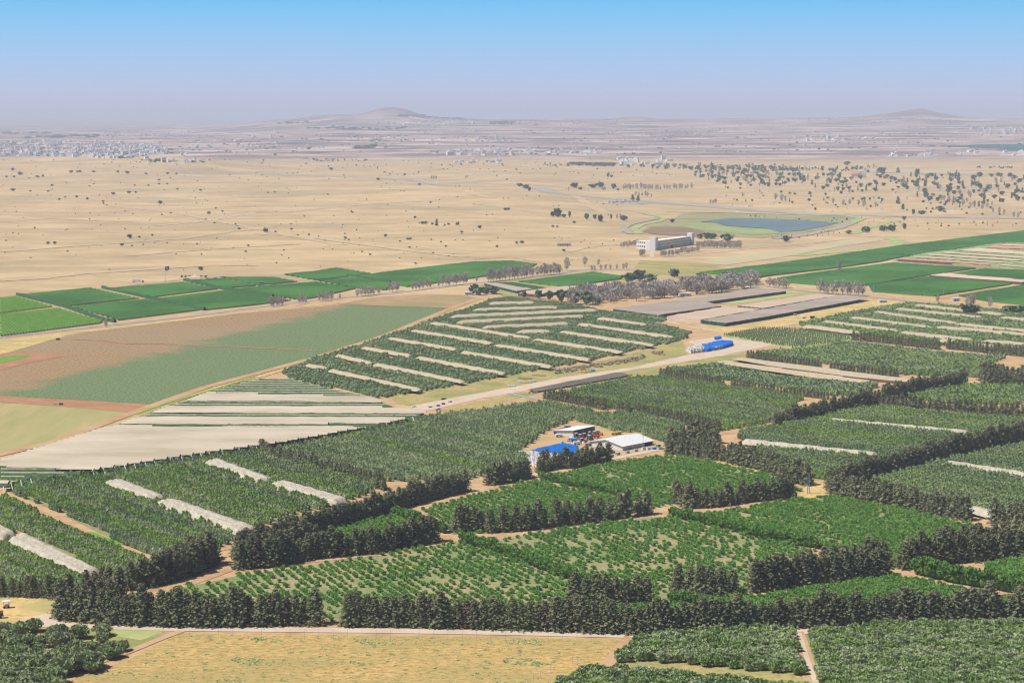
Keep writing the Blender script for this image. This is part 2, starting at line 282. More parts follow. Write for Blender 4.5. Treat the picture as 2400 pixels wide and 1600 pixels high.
# ground: straw plain, then a pinkish dark far plain
def ground_mat():
    m = bpy.data.materials.new('ground'); m.use_nodes = True; t = m.node_tree; t.nodes.clear(); N = t.nodes.new; K = t.links.new
    o = N('ShaderNodeOutputMaterial'); b = N('ShaderNodeBsdfDiffuse'); g = N('ShaderNodeNewGeometry'); s = N('ShaderNodeSeparateXYZ'); K(g.outputs['Position'], s.inputs[0])
    def noise(scale, det, st=(1, 1, 1), ro=0.6):
        mp = N('ShaderNodeMapping'); mp.inputs['Scale'].default_value = st; K(g.outputs['Position'], mp.inputs[0])
        n = N('ShaderNodeTexNoise'); n.inputs['Scale'].default_value = scale; n.inputs['Detail'].default_value = det; n.inputs['Roughness'].default_value = ro
        K(mp.outputs[0], n.inputs['Vector']); return n.outputs[0]
    def ramp(f, pts):
        r = N('ShaderNodeValToRGB'); e = r.color_ramp.elements
        e[0].position, e[0].color = pts[0][0], (*pts[0][1], 1); e[1].position, e[1].color = pts[-1][0], (*pts[-1][1], 1)
        for p, c in pts[1:-1]: x = e.new(p); x.color = (*c, 1)
        K(f, r.inputs[0]); return r.outputs[0]
    def mix(f, a, c2):
        x = N('ShaderNodeMix'); x.data_type = 'RGBA'; K(f, x.inputs['Factor']); K(a, x.inputs[6]); K(c2, x.inputs[7]); return x.outputs[2]
    def rangef(v, a, c2, lo_=0, hi=1):
        q = N('ShaderNodeMapRange'); q.interpolation_type = 'SMOOTHSTEP'
        q.inputs['From Min'].default_value = a; q.inputs['From Max'].default_value = c2; q.inputs['To Min'].default_value = lo_; q.inputs['To Max'].default_value = hi
        K(v, q.inputs['Value']); return q.outputs[0]
    straw = ramp(noise(0.012, 15, (0.5, 1.0, 1), 0.78), [(0.28, (0.166, 0.124, 0.071)), (0.40, (0.349, 0.249, 0.137)), (0.52, (0.448, 0.328, 0.187)), (0.66, (0.548, 0.415, 0.249))])
    st2 = ramp(noise(0.0035, 12, (.6, 1.0, 1), .75), [(0.44, (0, 0, 0)), (0.66, (.95, .95, .95))])
    gr = N('ShaderNodeRGB'); gr.outputs[0].default_value = (0.282, 0.224, 0.129, 1)
    d1 = mix(st2, straw, gr.outputs[0])
    # old furrows and tracks
    tr_ = ramp(noise(0.0011, 2, (0.6, 1.6, 1)), [(0.0, (0, 0, 0)), (0.485, (0, 0, 0)), (0.50, (0.415, 0.415, 0.415)), (0.515, (0, 0, 0)), (1.0, (0, 0, 0))])
    tc_ = N('ShaderNodeRGB'); tc_.outputs[0].default_value = (0.299, 0.216, 0.124, 1)
    d1 = mix(tr_, d1, tc_.outputs[0])
    soil = ramp(noise(0.08, 12), [(0.3, (0.30, 0.19, 0.10)), (0.5, (0.40, 0.265, 0.15)), (0.7, (0.45, 0.32, 0.18))])
    near = mix(rangef(s.outputs['Y'], 2350, 2500), soil, d1)
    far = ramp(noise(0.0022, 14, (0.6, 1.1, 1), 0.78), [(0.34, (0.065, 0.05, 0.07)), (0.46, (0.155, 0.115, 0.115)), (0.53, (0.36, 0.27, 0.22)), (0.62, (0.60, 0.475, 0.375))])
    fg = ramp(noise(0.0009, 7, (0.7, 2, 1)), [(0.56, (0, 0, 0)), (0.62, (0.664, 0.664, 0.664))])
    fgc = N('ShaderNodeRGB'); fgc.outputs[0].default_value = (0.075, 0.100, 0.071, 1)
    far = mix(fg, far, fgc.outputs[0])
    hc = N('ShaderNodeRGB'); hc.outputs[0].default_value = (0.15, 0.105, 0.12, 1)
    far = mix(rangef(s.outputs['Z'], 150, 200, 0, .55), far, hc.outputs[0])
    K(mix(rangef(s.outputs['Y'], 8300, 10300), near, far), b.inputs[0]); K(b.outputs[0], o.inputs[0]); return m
ys = np.concatenate([np.linspace(-500, 3000, 30), np.linspace(3060, 12000, 170), np.linspace(12100, 28000, 150), np.geomspace(28500, 62000, 12)])
us = np.linspace(-0.62, 0.62, 420)
X = us[None, :] * (np.maximum(ys, 0)[:, None] * 0.62 + 900); Y = np.repeat(ys[:, None], len(us), 1)
Zg = H(X, Y); G = np.stack([X, Y, Zg], -1).reshape(-1, 3); nr, nc = X.shape
idx = np.arange(nr * nc).reshape(nr, nc); Q = np.stack([idx[:-1, :-1], idx[:-1, 1:], idx[1:, 1:], idx[1:, :-1]], -1).reshape(-1, 4)
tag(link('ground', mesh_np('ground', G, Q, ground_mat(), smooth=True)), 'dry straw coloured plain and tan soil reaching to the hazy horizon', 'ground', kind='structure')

LAY = [0]
def patch(name, poly, m, z=0.1, cat=None, label=None):
    LAY[0] += 1; z = z + 0.004 * (LAY[0] % 12)
    pts = [P(*p) for p in poly]; me = bpy.data.meshes.new(name)
    me.from_pydata([(p.x, p.y, p.z + z) for p in pts], [], [tuple(range(len(pts)))]); me.materials.append(m); me.update()
    if me.polygons[0].normal.z < 0: me.flip_normals()
    return tag(link(name, me), label or name.replace('_', ' ') + ' on the valley floor', cat or name.replace('_', ' '), kind='structure')
def strip(name, pts, width, m, z=0.2, label=None, n=24, wig=0.0):
    LAY[0] += 1; z = z + 0.004 * (LAY[0] % 12)
    W = [P(*p) for p in pts]; seg = []
    for a, b in zip(W[:-1], W[1:]):
        k = max(2, int((b - a).length / 60)) if a.y > 3000 else 4
        for i in range(k): seg.append(a.lerp(b, i / k))
    seg.append(W[-1]); V = []
    for i, p in enumerate(seg):
        a = seg[max(i - 1, 0)]; b = seg[min(i + 1, len(seg) - 1)]; d = (b - a); d.z = 0; d.normalize(); nrm = Vector((-d.y, d.x, 0))
        wd = (width if not callable(width) else width(i / len(seg))) * (1 + wig * (random.random() - 0.5))
        for s_ in (-1, 1):
            q = p + nrm * (s_ * wd / 2); hz = float(H(q.x, q.y)) if q.y > 3200 else 0.0; V.append((q.x, q.y, hz + z))
    k = len(seg); return tag(link(name, mesh_np(name, V, [(2 * i, 2 * i + 2, 2 * i + 3, 2 * i + 1) for i in range(k - 1)], m)), label or name.replace('_', ' '), name.replace('_', ' '), kind='structure')

# ------------------------------------------------------------------ foliage prototypes
def quads(C, U, W_):
    """one quad per row: centre C, half vectors U and W"""
    n = len(C); V = np.stack([C - U - W_, C + U - W_, C + U + W_, C - U + W_], 1).reshape(-1, 3)
    return V, np.arange(4 * n).reshape(n, 4)
def rdir(n, up=0.0, r=rng):
    d = r.normal(size=(n, 3)); d[:, 2] = d[:, 2] * (1 - up * 0.5) + up; return d / np.linalg.norm(d, axis=1)[:, None]
def perp(a, r=rng):
    b = np.cross(a, r.normal(size=a.shape)); return b / np.linalg.norm(b, axis=1)[:, None]
def join(parts):
    V, Fs, b = [], [], 0
    for v, f in parts: V.append(v); Fs.append(f + b); b += len(v)
    return np.concatenate(V), np.concatenate(Fs)
def core(h, r, n=10, k=7, z0=0.4, pw=0.8, seed=0):
    r_ = np.random.RandomState(seed); V = []
    for i in range(k):
        t = i / (k - 1); R = max(r * (1 - t) ** pw, 0.03)
        for j in range(n):
            a = 2 * math.pi * j / n; q = R * (0.78 + 0.35 * r_.rand()); V.append((q * math.cos(a), q * math.sin(a), z0 + (h - z0) * t))
    return np.array(V), np.array([(i * n + j, i * n + (j + 1) % n, (i + 1) * n + (j + 1) % n, (i + 1) * n + j) for i in range(k - 1) for j in range(n)])
def conifer_geo(seed, h=15.0, r=4.7, nb=160, per=7, size=0.66, pw=0.58):
    R = np.random.RandomState(seed); C, U, W_ = [], [], []
    lean = R.normal(size=2) * 0.25
    for i in range(nb):
        t = ((i + R.rand()) / nb) ** 0.9; z = 0.5 + (h - 0.6) * t; az = i * 2.4 + R.rand() * 0.9
        rl = r * (1 - t) ** pw * (0.72 + 0.5 * R.rand()) + 0.25
        if R.rand() < 0.06: rl *= 1.22
        d = np.array([math.cos(az), math.sin(az), 0]); rise = 0.15 + 0.5 * t + 0.25 * R.rand()
        for s in np.linspace(0.42, 1.0, per):
            p = d * rl * s + np.array([lean[0] * t, lean[1] * t, z + rl * (-0.22 * s + 0.42 * rise * s * s)]) + R.normal(size=3) * 0.17
            dd = d + np.array([0, 0, rise * 0.9]) + R.normal(size=3) * 0.35; dd /= np.linalg.norm(dd)
            pp = np.cross(dd, R.normal(size=3) * 0.6 + np.array([0, 0, 1.0])); pp /= np.linalg.norm(pp)
            k = size * (0.7 + 0.6 * R.rand()) * (0.75 + 0.25 * (1 - t)); C.append(p)
            if R.rand() < 0.5: U.append(dd * k); W_.append(pp * k * 0.42)
            else:
                tg = np.array([-d[1], d[0], 0.0]) + R.normal(size=3) * 0.35; tg /= np.linalg.norm(tg); up = np.array([0, 0, 1.0]) - d * (0.5 + 0.5 * R.rand()) + R.normal(size=3) * 0.25; up -= tg * up.dot(tg); up /= np.linalg.norm(up)
                U.append(tg * k * 0.75); W_.append(up * k * 0.42)
    return join([quads(np.array(C), np.array(U), np.array(W_)), core(h * 0.90, r * 0.50, seed=seed, pw=0.85)])
def cloud_geo(seed, n, rx, ry, h, size, lumps=6, up=0.5, z0=0.25, corek=0.62, aspect=0.6):
    R = np.random.RandomState(seed)
    lc = rdir(lumps, 0.5, R) * np.array([rx, ry, h * 0.42]) * 0.42; li = R.randint(0, lumps, n); d = rdir(n, 0.35, R)
    k = (0.75 + 0.35 * R.rand(n))[:, None]
    C = lc[li] + d * np.array([rx, ry, h * 0.42]) * 0.66 * k; C[:, 2] += h * 0.52; C[:, 2] = np.clip(C[:, 2], z0 * 0.5, None)
    u = d * 0.6 + rdir(n, up, R); u /= np.linalg.norm(u, axis=1)[:, None]; w_ = perp(u, R); s = (size * (0.6 + 0.8 * R.rand(n)))[:, None]
    a = quads(C, u * s, w_ * s * aspect)
    th = np.linspace(0, 2 * math.pi, 9)[:-1]; V = []
    for z, q in ((0.12, 0.62), (0.4, 0.95), (0.68, 0.8), (0.86, 0.4), (0.9, 0.02)):
        for t in th: V.append((rx * corek * q * math.cos(t) * (0.85 + 0.3 * R.rand()), ry * corek * q * math.sin(t), h * z * 0.95))
    fs = [(i * 8 + j, i * 8 + (j + 1) % 8, (i + 1) * 8 + (j + 1) % 8, (i + 1) * 8 + j) for i in range(4) for j in range(8)]
    return join([a, (np.array(V), np.array(fs))])
def tube_q(p, q, r0, r1, n=5):
    p = np.array(p, float); q = np.array(q, float); d = q - p; d /= np.linalg.norm(d); a = np.cross(d, [0.3, 0.2, 0.93]); a /= np.linalg.norm(a); b = np.cross(d, a); V = []
    for c, r in ((p, r0), (q, r1)):
        for i in range(n): t = 2 * math.pi * i / n; V.append(c + a * r * math.cos(t) + b * r * math.sin(t))
    return np.array(V), np.array([(i, (i + 1) % n, n + (i + 1) % n, n + i) for i in range(n)])
def bare_geo(seed, h=9.0, r=2.1, nt=170):
    """grey bare tree: trunk, rising limbs, and a thin crown of twig sprays"""
    R = np.random.RandomState(seed); parts = [tube_q((0, 0, 0), (0.1, 0, h * 0.55), 0.22, 0.12)]
    for i in range(9):
        az = i * 2.3 + R.rand(); z = h * (0.15 + 0.4 * R.rand()); rr = r * (0.5 + 0.5 * R.rand())
        parts.append(tube_q((0, 0, z), (rr * math.cos(az), rr * math.sin(az), min(z + h * (0.3 + 0.2 * R.rand()), h)), 0.10, 0.04, 4))
    az = R.rand(nt) * 6.28; t = R.rand(nt); z = h * (0.22 + 0.78 * t); rad = r * np.sqrt(R.rand(nt)) * (0.45 + 0.75 * np.sin(np.clip(t * 1.1, 0, 1) * 3.0))
    C = np.stack([rad * np.cos(az), rad * np.sin(az), z], 1); u = np.stack([np.cos(az) * 0.4, np.sin(az) * 0.4, np.ones(nt)], 1) + R.normal(size=(nt, 3)) * 0.25
    u /= np.linalg.norm(u, axis=1)[:, None]; w_ = perp(u, R); s = (0.35 + 0.5 * R.rand(nt))[:, None]
    return join(parts + [quads(C, u * s, w_ * s * 0.22)])
def hedge_seg_geo(seed, L_=8.0, wd=1.6, h=4.0, n=90, size=0.75):
    """a length of an orchard row with its trees grown together"""
    R = np.random.RandomState(seed); x = (R.rand(n) - 0.5) * L_; ph = R.rand() * 6
    hh = h * (0.80 + 0.22 * np.sin(x * 2.3 + ph) * R.rand(n) + 0.2 * R.rand(n)); a = R.rand(n) * math.pi
    C = np.stack([x, np.cos(a) * wd * (0.7 + 0.4 * R.rand(n)), 0.5 + hh * 0.22 + np.sin(a) * hh * 0.72], 1)
    u = rdir(n, 0.7, R); w_ = perp(u, R); s = (size * (0.6 + 0.7 * R.rand(n)))[:, None]; parts = [quads(C, u * s, w_ * s * 0.55)]
    V = []; k = 7
    for i in range(k):
        xx = -L_ / 2 + L_ * i / (k - 1); q = 0.8 + 0.25 * R.rand()
        V += [(xx, -wd * 0.62, 0.5), (xx, -wd * 0.62, h * 0.5), (xx, 0, h * 0.72 * q), (xx, wd * 0.62, h * 0.5), (xx, wd * 0.62, 0.5)]
    fs = [(i * 5 + j, (i + 1) * 5 + j, (i + 1) * 5 + j + 1, i * 5 + j + 1) for i in range(k - 1) for j in range(4)]
    return join(parts + [(np.array(V), np.array(fs))])
SEGN = None
def trunk_geo(h, r): return tube_q((0, 0, -0.1), (0, 0, h), r, r * 0.35, 7)
def pm(name, geo, m): return mesh_np(name, geo[0], geo[1], m)

CON = [pm('conifer crown', conifer_geo(i, h=15 + (i % 3) - 1, r=4.0 + 0.4 * (i % 4)), M['conifer']) for i in range(7)]
CONB = pm('browning conifer crown', conifer_geo(30, h=14, r=3.2, nb=110), M['conifer2'])
CONT = pm('conifer trunk', trunk_geo(11, 0.32), M['bark'])
SLIM = pm('slim cypress crown', conifer_geo(40, h=13, r=1.5, nb=120, per=5, size=0.5, pw=0.4), M['conifer'])
def con_small(seed):
    a = join([conifer_geo(seed, r=4.2, nb=80, per=5, size=0.95), trunk_geo(10, 0.3)]); return pm('small conifer', a, M['conifer'])
CONS = [con_small(50 + i) for i in range(5)]
def orch(m, s0): return [pm('orchard tree', join([cloud_geo(s0 + i, 190, 2.1, 1.9, 4.3, 0.42, up=0.9), trunk_geo(2, 0.12)]), m) for i in range(3)]
ORA, ORB, ORC = orch(M['orchN'], 100), orch(M['orchB'], 110), orch(M['orchC'], 120)
MID = {k: [pm('orchard tree group', cloud_geo(130 + i, 85, 2.2, 2.0, 4.2, 0.62, up=0.9), M[k]) for i in range(3)] for k in ('orchA', 'orchB', 'orchC')}
SEG = {k: [pm('orchard row length', hedge_seg_geo(140 + i), M[k]) for i in range(3)] for k in ('orchA', 'orchB', 'orchC')}
SEGN = {k: [pm('orchard row length', hedge_seg_geo(340 + i, 5.2, 1.15, 3.9, 120, 0.5), M[k]) for i in range(3)] for k in ('orchA', 'orchB', 'orchC')}
BUSH = [pm('fruit bush', join([cloud_geo(160 + i, 150, 1.7, 1.6, 2.5, 0.36, up=0.6), trunk_geo(1.2, 0.08)]), M['bush']) for i in range(4)]
HED = [pm('hedge tree', join([cloud_geo(170 + i, 330, 2.7, 2.5, 6.0, 0.48, lumps=9, up=0.6), trunk_geo(3, 0.18)]), M['hedge']) for i in range(4)]
THK = [pm('thicket shrub', join([cloud_geo(180 + i, 420, 3.6, 3.4, 5.2, 0.5, lumps=10, up=0.5), trunk_geo(2.5, 0.18)]), M['thicket']) for i in range(4)]
SHR = [pm('plain shrub', cloud_geo(190 + i, 50, 1.15, 1.1, 1.5, 0.36), M['shrub']) for i in range(4)]
FTR = [pm('far tree', join([cloud_geo(200 + i, 90, 4.2, 3.8, 7.0, 1.1, lumps=7), trunk_geo(3, 0.3)]), M['fartree']) for i in range(4)]
FCY = [pm('far cypress', conifer_geo(210 + i, h=13, r=2.2, nb=40, per=4, size=1.1, pw=0.5), M['fartree']) for i in range(2)]
BAR = [pm('bare grey tree', bare_geo(220 + i), M['grey']) for i in range(5)]

def scatter(name, protos, pts, label, cat, kind='stuff', group=None):
    """pts: rows x, y, z, rotation, sx, sy, sz, prototype index; one object that instances its prototypes"""
    pc = bpy.data.collections.new(name + ' sources')
    for i, me in enumerate(protos): pc.objects.link(bpy.data.objects.new(f'{name}_source_{i:02d}', me))
    A = np.asarray(pts, np.float32); me = bpy.data.meshes.new(name); me.vertices.add(len(A)); me.vertices.foreach_set('co', A[:, :3].ravel())
    for nm, ty, fld, ar in (('rotv', 'FLOAT_VECTOR', 'vector', np.stack([A[:, 3] * 0, A[:, 3] * 0, A[:, 3]], 1)), ('sclv', 'FLOAT_VECTOR', 'vector', A[:, 4:7])):
        at = me.attributes.new(nm, ty, 'POINT'); at.data.foreach_set(fld, np.ascontiguousarray(ar, np.float32).ravel())
    at = me.attributes.new('vari', 'INT', 'POINT'); at.data.foreach_set('value', A[:, 7].astype(np.int32))
    o = link(name, me); ng = bpy.data.node_groups.new(name, 'GeometryNodeTree')
    ng.interface.new_socket('Geometry', in_out='INPUT', socket_type='NodeSocketGeometry'); ng.interface.new_socket('Geometry', in_out='OUTPUT', socket_type='NodeSocketGeometry')
    N = ng.nodes.new; K = ng.links.new; gi = N('NodeGroupInput'); go = N('NodeGroupOutput'); ip = N('GeometryNodeInstanceOnPoints'); ci = N('GeometryNodeCollectionInfo')
    ci.inputs['Collection'].default_value = pc; ci.inputs['Separate Children'].default_value = True; ci.inputs['Reset Children'].default_value = True
    def na(n, t): a = N('GeometryNodeInputNamedAttribute'); a.data_type = t; a.inputs['Name'].default_value = n; return a.outputs['Attribute']
    K(gi.outputs[0], ip.inputs['Points']); K(ci.outputs[0], ip.inputs['Instance']); ip.inputs['Pick Instance'].default_value = True
    K(na('vari', 'INT'), ip.inputs['Instance Index']); K(na('rotv', 'FLOAT_VECTOR'), ip.inputs['Rotation']); K(na('sclv', 'FLOAT_VECTOR'), ip.inputs['Scale'])
    K(ip.outputs[0], go.inputs[0]); md = o.modifiers.new('scatter', 'NODES'); md.node_group = ng
    return tag(o, label, cat, group, kind)

def inside(poly, x, y):
    poly = np.asarray(poly); r = np.zeros(len(x), bool); n = len(poly)
    for i in range(n):
        x0, y0 = poly[i]; x1, y1 = poly[(i + 1) % n]
        c = ((y0 > y) != (y1 > y)); xi = (x1 - x0) * (y - y0) / ((y1 - y0) if abs(y1 - y0) > 1e-9 else 1e-9) + x0; r ^= c & (x < xi)
    return r
def wpoly(px): return [(P(*p).x, P(*p).y) for p in px]
def rows(poly, d0, d1, space, step, jit=0.3, holes=(), off=0.0):
    """positions along parallel rows that fill a ground polygon; the rows run from photo point d0 to d1"""
    W = np.array(wpoly(poly)); a = P(*d0); b = P(*d1); d = np.array([b.x - a.x, b.y - a.y]); d /= np.linalg.norm(d); nrm = np.array([-d[1], d[0]])
    s = W @ d; t = W @ nrm; S = np.arange(s.min(), s.max() + step, step); T = np.arange(math.floor(t.min() / space) * space + off, t.max() + space, space)
    ss, tt = np.meshgrid(S, T); ss = ss + (np.arange(len(T))[:, None] * 0.37 % 1) * step + rng.uniform(-jit, jit, ss.shape) * step; tt = tt + rng.uniform(-0.1, 0.1, tt.shape) * space * (jit > 0)
    x = (ss[..., None] * d + tt[..., None] * nrm).reshape(-1, 2); k = inside(W, x[:, 0], x[:, 1])
    for h_ in holes: k &= ~inside(h_, x[:, 0], x[:, 1])
    return x[k], math.atan2(d[1], d[0])
def ridges(name, poly, d0, d1, space, prof, m, seg=6.0, jz=0.15, label=None, cat=None, kind='stuff', mi=None, parent=None, z0=0.0, ends=True, hk=0.0):
    """parallel ridges (vine rows, tented nets) with the cross-section prof = [(across, height)...] clipped to a ground polygon"""
    W = np.array(wpoly(poly)) * (HCAM - hk) / HCAM; a = P(*d0); b = P(*d1); d = np.array([b.x - a.x, b.y - a.y]); d /= np.linalg.norm(d); nrm = np.array([-d[1], d[0]])
    s = W @ d; t = W @ nrm; V, Fs = [], []; n = len(W); k = len(prof); pr = np.array(prof, float)
    for tt in np.arange(math.floor(t.min() / space) * space + space / 2, t.max(), space):
        cs = []
        for i in range(n):
            t0, t1 = t[i], t[(i + 1) % n]
            if (t0 > tt) != (t1 > tt): cs.append(s[i] + (s[(i + 1) % n] - s[i]) * (tt - t0) / (t1 - t0))
        cs.sort()
        for c0, c1 in zip(cs[::2], cs[1::2]):
            if c1 - c0 < 1: continue
            q = max(1, int((c1 - c0) / seg)); S = np.linspace(c0, c1, q + 1); base = sum(len(v) for v in V)
            z = pr[None, :, 1] * (1 + rng.uniform(-jz, jz, (q + 1, 1))) + z0; ac = tt + pr[None, :, 0] * (1 + rng.uniform(-jz, jz, (q + 1, 1)) * 0.3)
            xy = S[:, None, None] * d + ac[..., None] * nrm; gz = 0.0
            if xy[..., 1].max() > 3200: gz = H(xy[..., 0], xy[..., 1])
            V.append(np.concatenate([xy, (z + gz)[..., None]], -1).reshape(-1, 3)); ii = base + np.arange(q)[:, None] * k + np.arange(k - 1)[None, :]
            Fs.append(np.stack([ii, ii + k, ii + k + 1, ii + 1], -1).reshape(-1, 4))
            if ends:
                for e in (base, base + q * k):
                    if k >= 4: Fs.append(np.array([[e, e + 1, e + k - 2, e + k - 1]]))
    if not V: return None
    FF = np.concatenate(Fs); o = link(name, mesh_np(name, np.concatenate(V), FF, m, None if mi is None else np.tile(mi, len(FF) // len(mi))), parent)
    return tag(o, label, cat, None, kind) if parent is None else o

# ------------------------------------------------------------------ roads, paths and field floors
def line(*a): return [(a[i], a[i + 1]) for i in range(0, len(a), 2)]
patch('dry_grass_field', line(420, 1483, 700, 1487, 1100, 1491, 1470, 1498, 1445, 1535, 1400, 1590, 1330, 1625, 40, 1640, 160, 1596, 300, 1545), M['stubble'], 0.05)
patch('dry_grass', line(0, 1397, 140, 1402, 150, 1448, 60, 1452, 0, 1470), M['grass'], 0.05)
patch('thicket_floor', line(0, 1470, 60, 1462, 140, 1468, 260, 1474, 400, 1482, 300, 1535, 130, 1590, 40, 1620, 0, 1640), M['grassG'], 0.05)
patch('green_verge', line(265, 1474, 350, 1474, 385, 1480, 330, 1500, 270, 1490), M['verge'], 0.10)
strip('gravel_road', line(52, 1458, 100, 1445, 138, 1434, 175, 1425), 6.0, M['pale'], 0.22)
strip('gravel_road', line(60, 1463, 130, 1464, 200, 1468, 400, 1473, 600, 1475, 900, 1478, 1200, 1483, 1500, 1490, 1700, 1487, 1880, 1480, 2100, 1468, 2420, 1462), 7.5, M['pale'], 0.18, label='pale gravel road in front of the long conifer row')
patch('gravel_apron', line(55, 1455, 135, 1432, 150, 1462, 110, 1470, 62, 1466), M['pale'], 0.20)
strip('dirt_track', line(425, 1478, 380, 1495, 300, 1528, 200, 1563, 60, 1625), 4.2, M['path'], 0.2)
strip('dirt_track', line(1478, 1492, 1458, 1515, 1430, 1550, 1370, 1600, 1350, 1625), 5.5, M['path'], 0.2)
strip('dirt_track', line(1866, 1480, 1874, 1500, 1885, 1535, 1900, 1580, 1912, 1640), 6.5, M['path'], 0.2)
strip('dirt_track', line(1873, 1484, 1884, 1520, 1899, 1565, 1912, 1600), 2.0, M['pale'], 0.26)
patch('orchard_floor', line(1440, 1552, 1495, 1500, 1600, 1486, 1850, 1478, 1866, 1500, 1895, 1592, 1900, 1640, 1250, 1640, 1380, 1562), M['grassG'], 0.05)
patch('orchard_floor', line(1882, 1484, 2100, 1466, 2420, 1460, 2420, 1640, 1925, 1640, 1910, 1560), M['under'], 0.05)
PL = {}
PL['P1'] = line(395, 1385, 560, 1348, 800, 1314, 1040, 1274, 1075, 1270, 1180, 1302, 1300, 1347, 1400, 1384, 1392, 1440, 820, 1458, 755, 1452, 600, 1455, 390, 1440)
PL['P2'] = line(1085, 1266, 1180, 1262, 1330, 1239, 1520, 1212, 1575, 1212, 1700, 1242, 1920, 1290, 1770, 1340, 1745, 1405, 1560, 1420, 1400, 1378, 1300, 1343, 1180, 1298)
PL['P3'] = line(985, 1195, 1110, 1162, 1255, 1125, 1340, 1143, 1455, 1168, 1535, 1192, 1400, 1218, 1230, 1243, 1062, 1253, 1030, 1215)
PL['P4'] = line(1275, 1120, 1330, 1107, 1400, 1092, 1500, 1076, 1570, 1067, 1640, 1076, 1780, 1108, 1860, 1138, 1880, 1150, 1760, 1172, 1600, 1178, 1540, 1190, 1455, 1164, 1340, 1138)
PL['P5'] = line(1590, 1210, 1640, 1208, 1880, 1168, 1950, 1163, 2100, 1190, 2270, 1226, 2300, 1242, 2115, 1300, 2095, 1335, 1925, 1288, 1750, 1250)
PL['P6'] = line(1740, 1405, 1900, 1378, 2090, 1350, 2150, 1358, 2300, 1388, 2420, 1415, 2420, 1450, 1740, 1460, 1400, 1450, 1420, 1395, 1560, 1420)
PL['P7'] = line(705, 1262, 790, 1238, 870, 1215, 925, 1202, 990, 1235, 900, 1270, 760, 1290)
PL['P8'] = line(2300, 1322, 2420, 1304, 2420, 1352, 2330, 1350)
for k, v in PL.items(): patch('weedy_bush_floor', v, M['under2'], 0.05)
OR = {}
#        polygon, row direction, kind, hole polygons
OR['A1'] = (line(0, 1168, 97, 1210, 90, 1222, 55, 1241, 0, 1262), 'orchB')
OR['A2'] = (line(50, 1246, 108, 1216, 165, 1242, 240, 1275, 345, 1318, 330, 1350, 290, 1372, 235, 1345, 60, 1252), 'orchB')
OR['A3'] = (line(0, 1268, 18, 1262, 195, 1348, 205, 1395, 140, 1402, 0, 1390), 'orchB')
OR['B1'] = (line(12, 1150, 50, 1133, 90, 1127, 230, 1108, 400, 1087, 490, 1071, 600, 1050, 880, 1142, 860, 1158, 740, 1112, 640, 1118, 520, 1130, 395, 1158, 345, 1168, 145, 1203), 'orchB')
OR['B2'] = (line(150, 1209, 350, 1172, 400, 1163, 525, 1136, 645, 1123, 742, 1118, 855, 1160, 760, 1190, 690, 1205, 600, 1240, 560, 1245, 545, 1270, 500, 1288, 400, 1320, 290, 1275), 'orchB')
OR['O2'] = (line(905, 1128, 820, 1118, 740, 1096, 680, 1078, 645, 1060, 668, 1042, 870, 1003, 970, 984, 1080, 974, 1200, 957, 1275, 948, 1385, 967, 1395, 975, 1345, 985, 1300, 1000, 1258, 1026, 1215, 1058, 1242, 1085, 1140, 1112, 1090, 1128), 'orchA')
OR['O3'] = (line(1300, 928, 1400, 908, 1480, 893, 1545, 888, 1700, 910, 1880, 935, 1835, 972, 1800, 992, 1700, 1008, 1600, 988, 1490, 968, 1425, 957), 'orchB')
OR['O4'] = (line(1345, 990, 1400, 976, 1490, 975, 1600, 1000, 1585, 1030, 1540, 1035, 1500, 1014, 1440, 1012, 1405, 1000), 'orchA')
OR['O5'] = (line(1640, 862, 1680, 858, 1800, 882, 2015, 907, 2060, 905, 1990, 928, 1940, 928, 1830, 910, 1560, 872), 'orchC')
OR['O6'] = (line(1765, 830, 1870, 824, 1995, 806, 2200, 830, 2350, 840, 2300, 862, 2296, 885, 2270, 885, 2115, 878, 1930, 853, 1830, 838), 'orchA')
OR['O7'] = (line(1875, 762, 2000, 735, 2130, 714, 2250, 722, 2420, 740, 2420, 830, 2220, 812, 2000, 782, 1900, 776), 'orchA')
OR['O8'] = (line(1740, 1018, 1830, 1002, 1960, 972, 2065, 958, 2170, 970, 2420, 988, 2420, 1012, 2300, 1040, 2100, 1095, 1960, 1122, 1895, 1125, 1850, 1105, 1735, 1030), 'orchB')
OR['O8b'] = (line(2185, 912, 2300, 905, 2420, 912, 2420, 950, 2200, 945, 2120, 930), 'orchB')
OR['O9'] = (line(2050, 1128, 2240, 1080, 2420, 1040, 2420, 1240, 2320, 1215, 2280, 1208, 2180, 1188, 2060, 1160), 'orchA')
OR['TL'] = (line(655, 877, 712, 853, 763, 863, 872, 852, 958, 834, 1064, 819, 1150, 806, 1245, 793, 1300, 770, 1402, 731, 1500, 738, 1570, 751, 1534, 760, 1618, 781, 1608, 791, 1578, 803, 1519, 815, 1373, 848, 1297, 861, 1182, 882, 978, 920, 886, 933, 753, 905, 682, 887), 'orchC')
OR['TU'] = (line(714, 851, 784, 829, 845, 812, 906, 790, 962, 772, 1010, 754, 1120, 775, 1238, 791, 1146, 802, 1062, 815, 955, 830, 866, 848, 763, 859), 'orchC')
OR['TT'] = (line(1013, 752, 1054, 738, 1100, 724, 1161, 702, 1200, 700, 1297, 711, 1401, 727, 1335, 762, 1243, 790, 1130, 773), 'orchC')
OR['NL'] = (line(0, 1093, 200, 1103, 125, 1114, 75, 1124, 40, 1126, 0, 1124), 'orchB')
for k, v in OR.items(): patch('orchard_floor', v[0], M['under'] if k[0] != 'T' else M['soil'], 0.05)
patch('dry_grass', line(905, 925, 1000, 908, 1150, 885, 1300, 862, 1400, 848, 1560, 808, 1600, 800, 1620, 840, 1480, 862, 1320, 885, 1200, 908, 1100, 925, 965, 952, 930, 945), M['grassG'], 0.05)
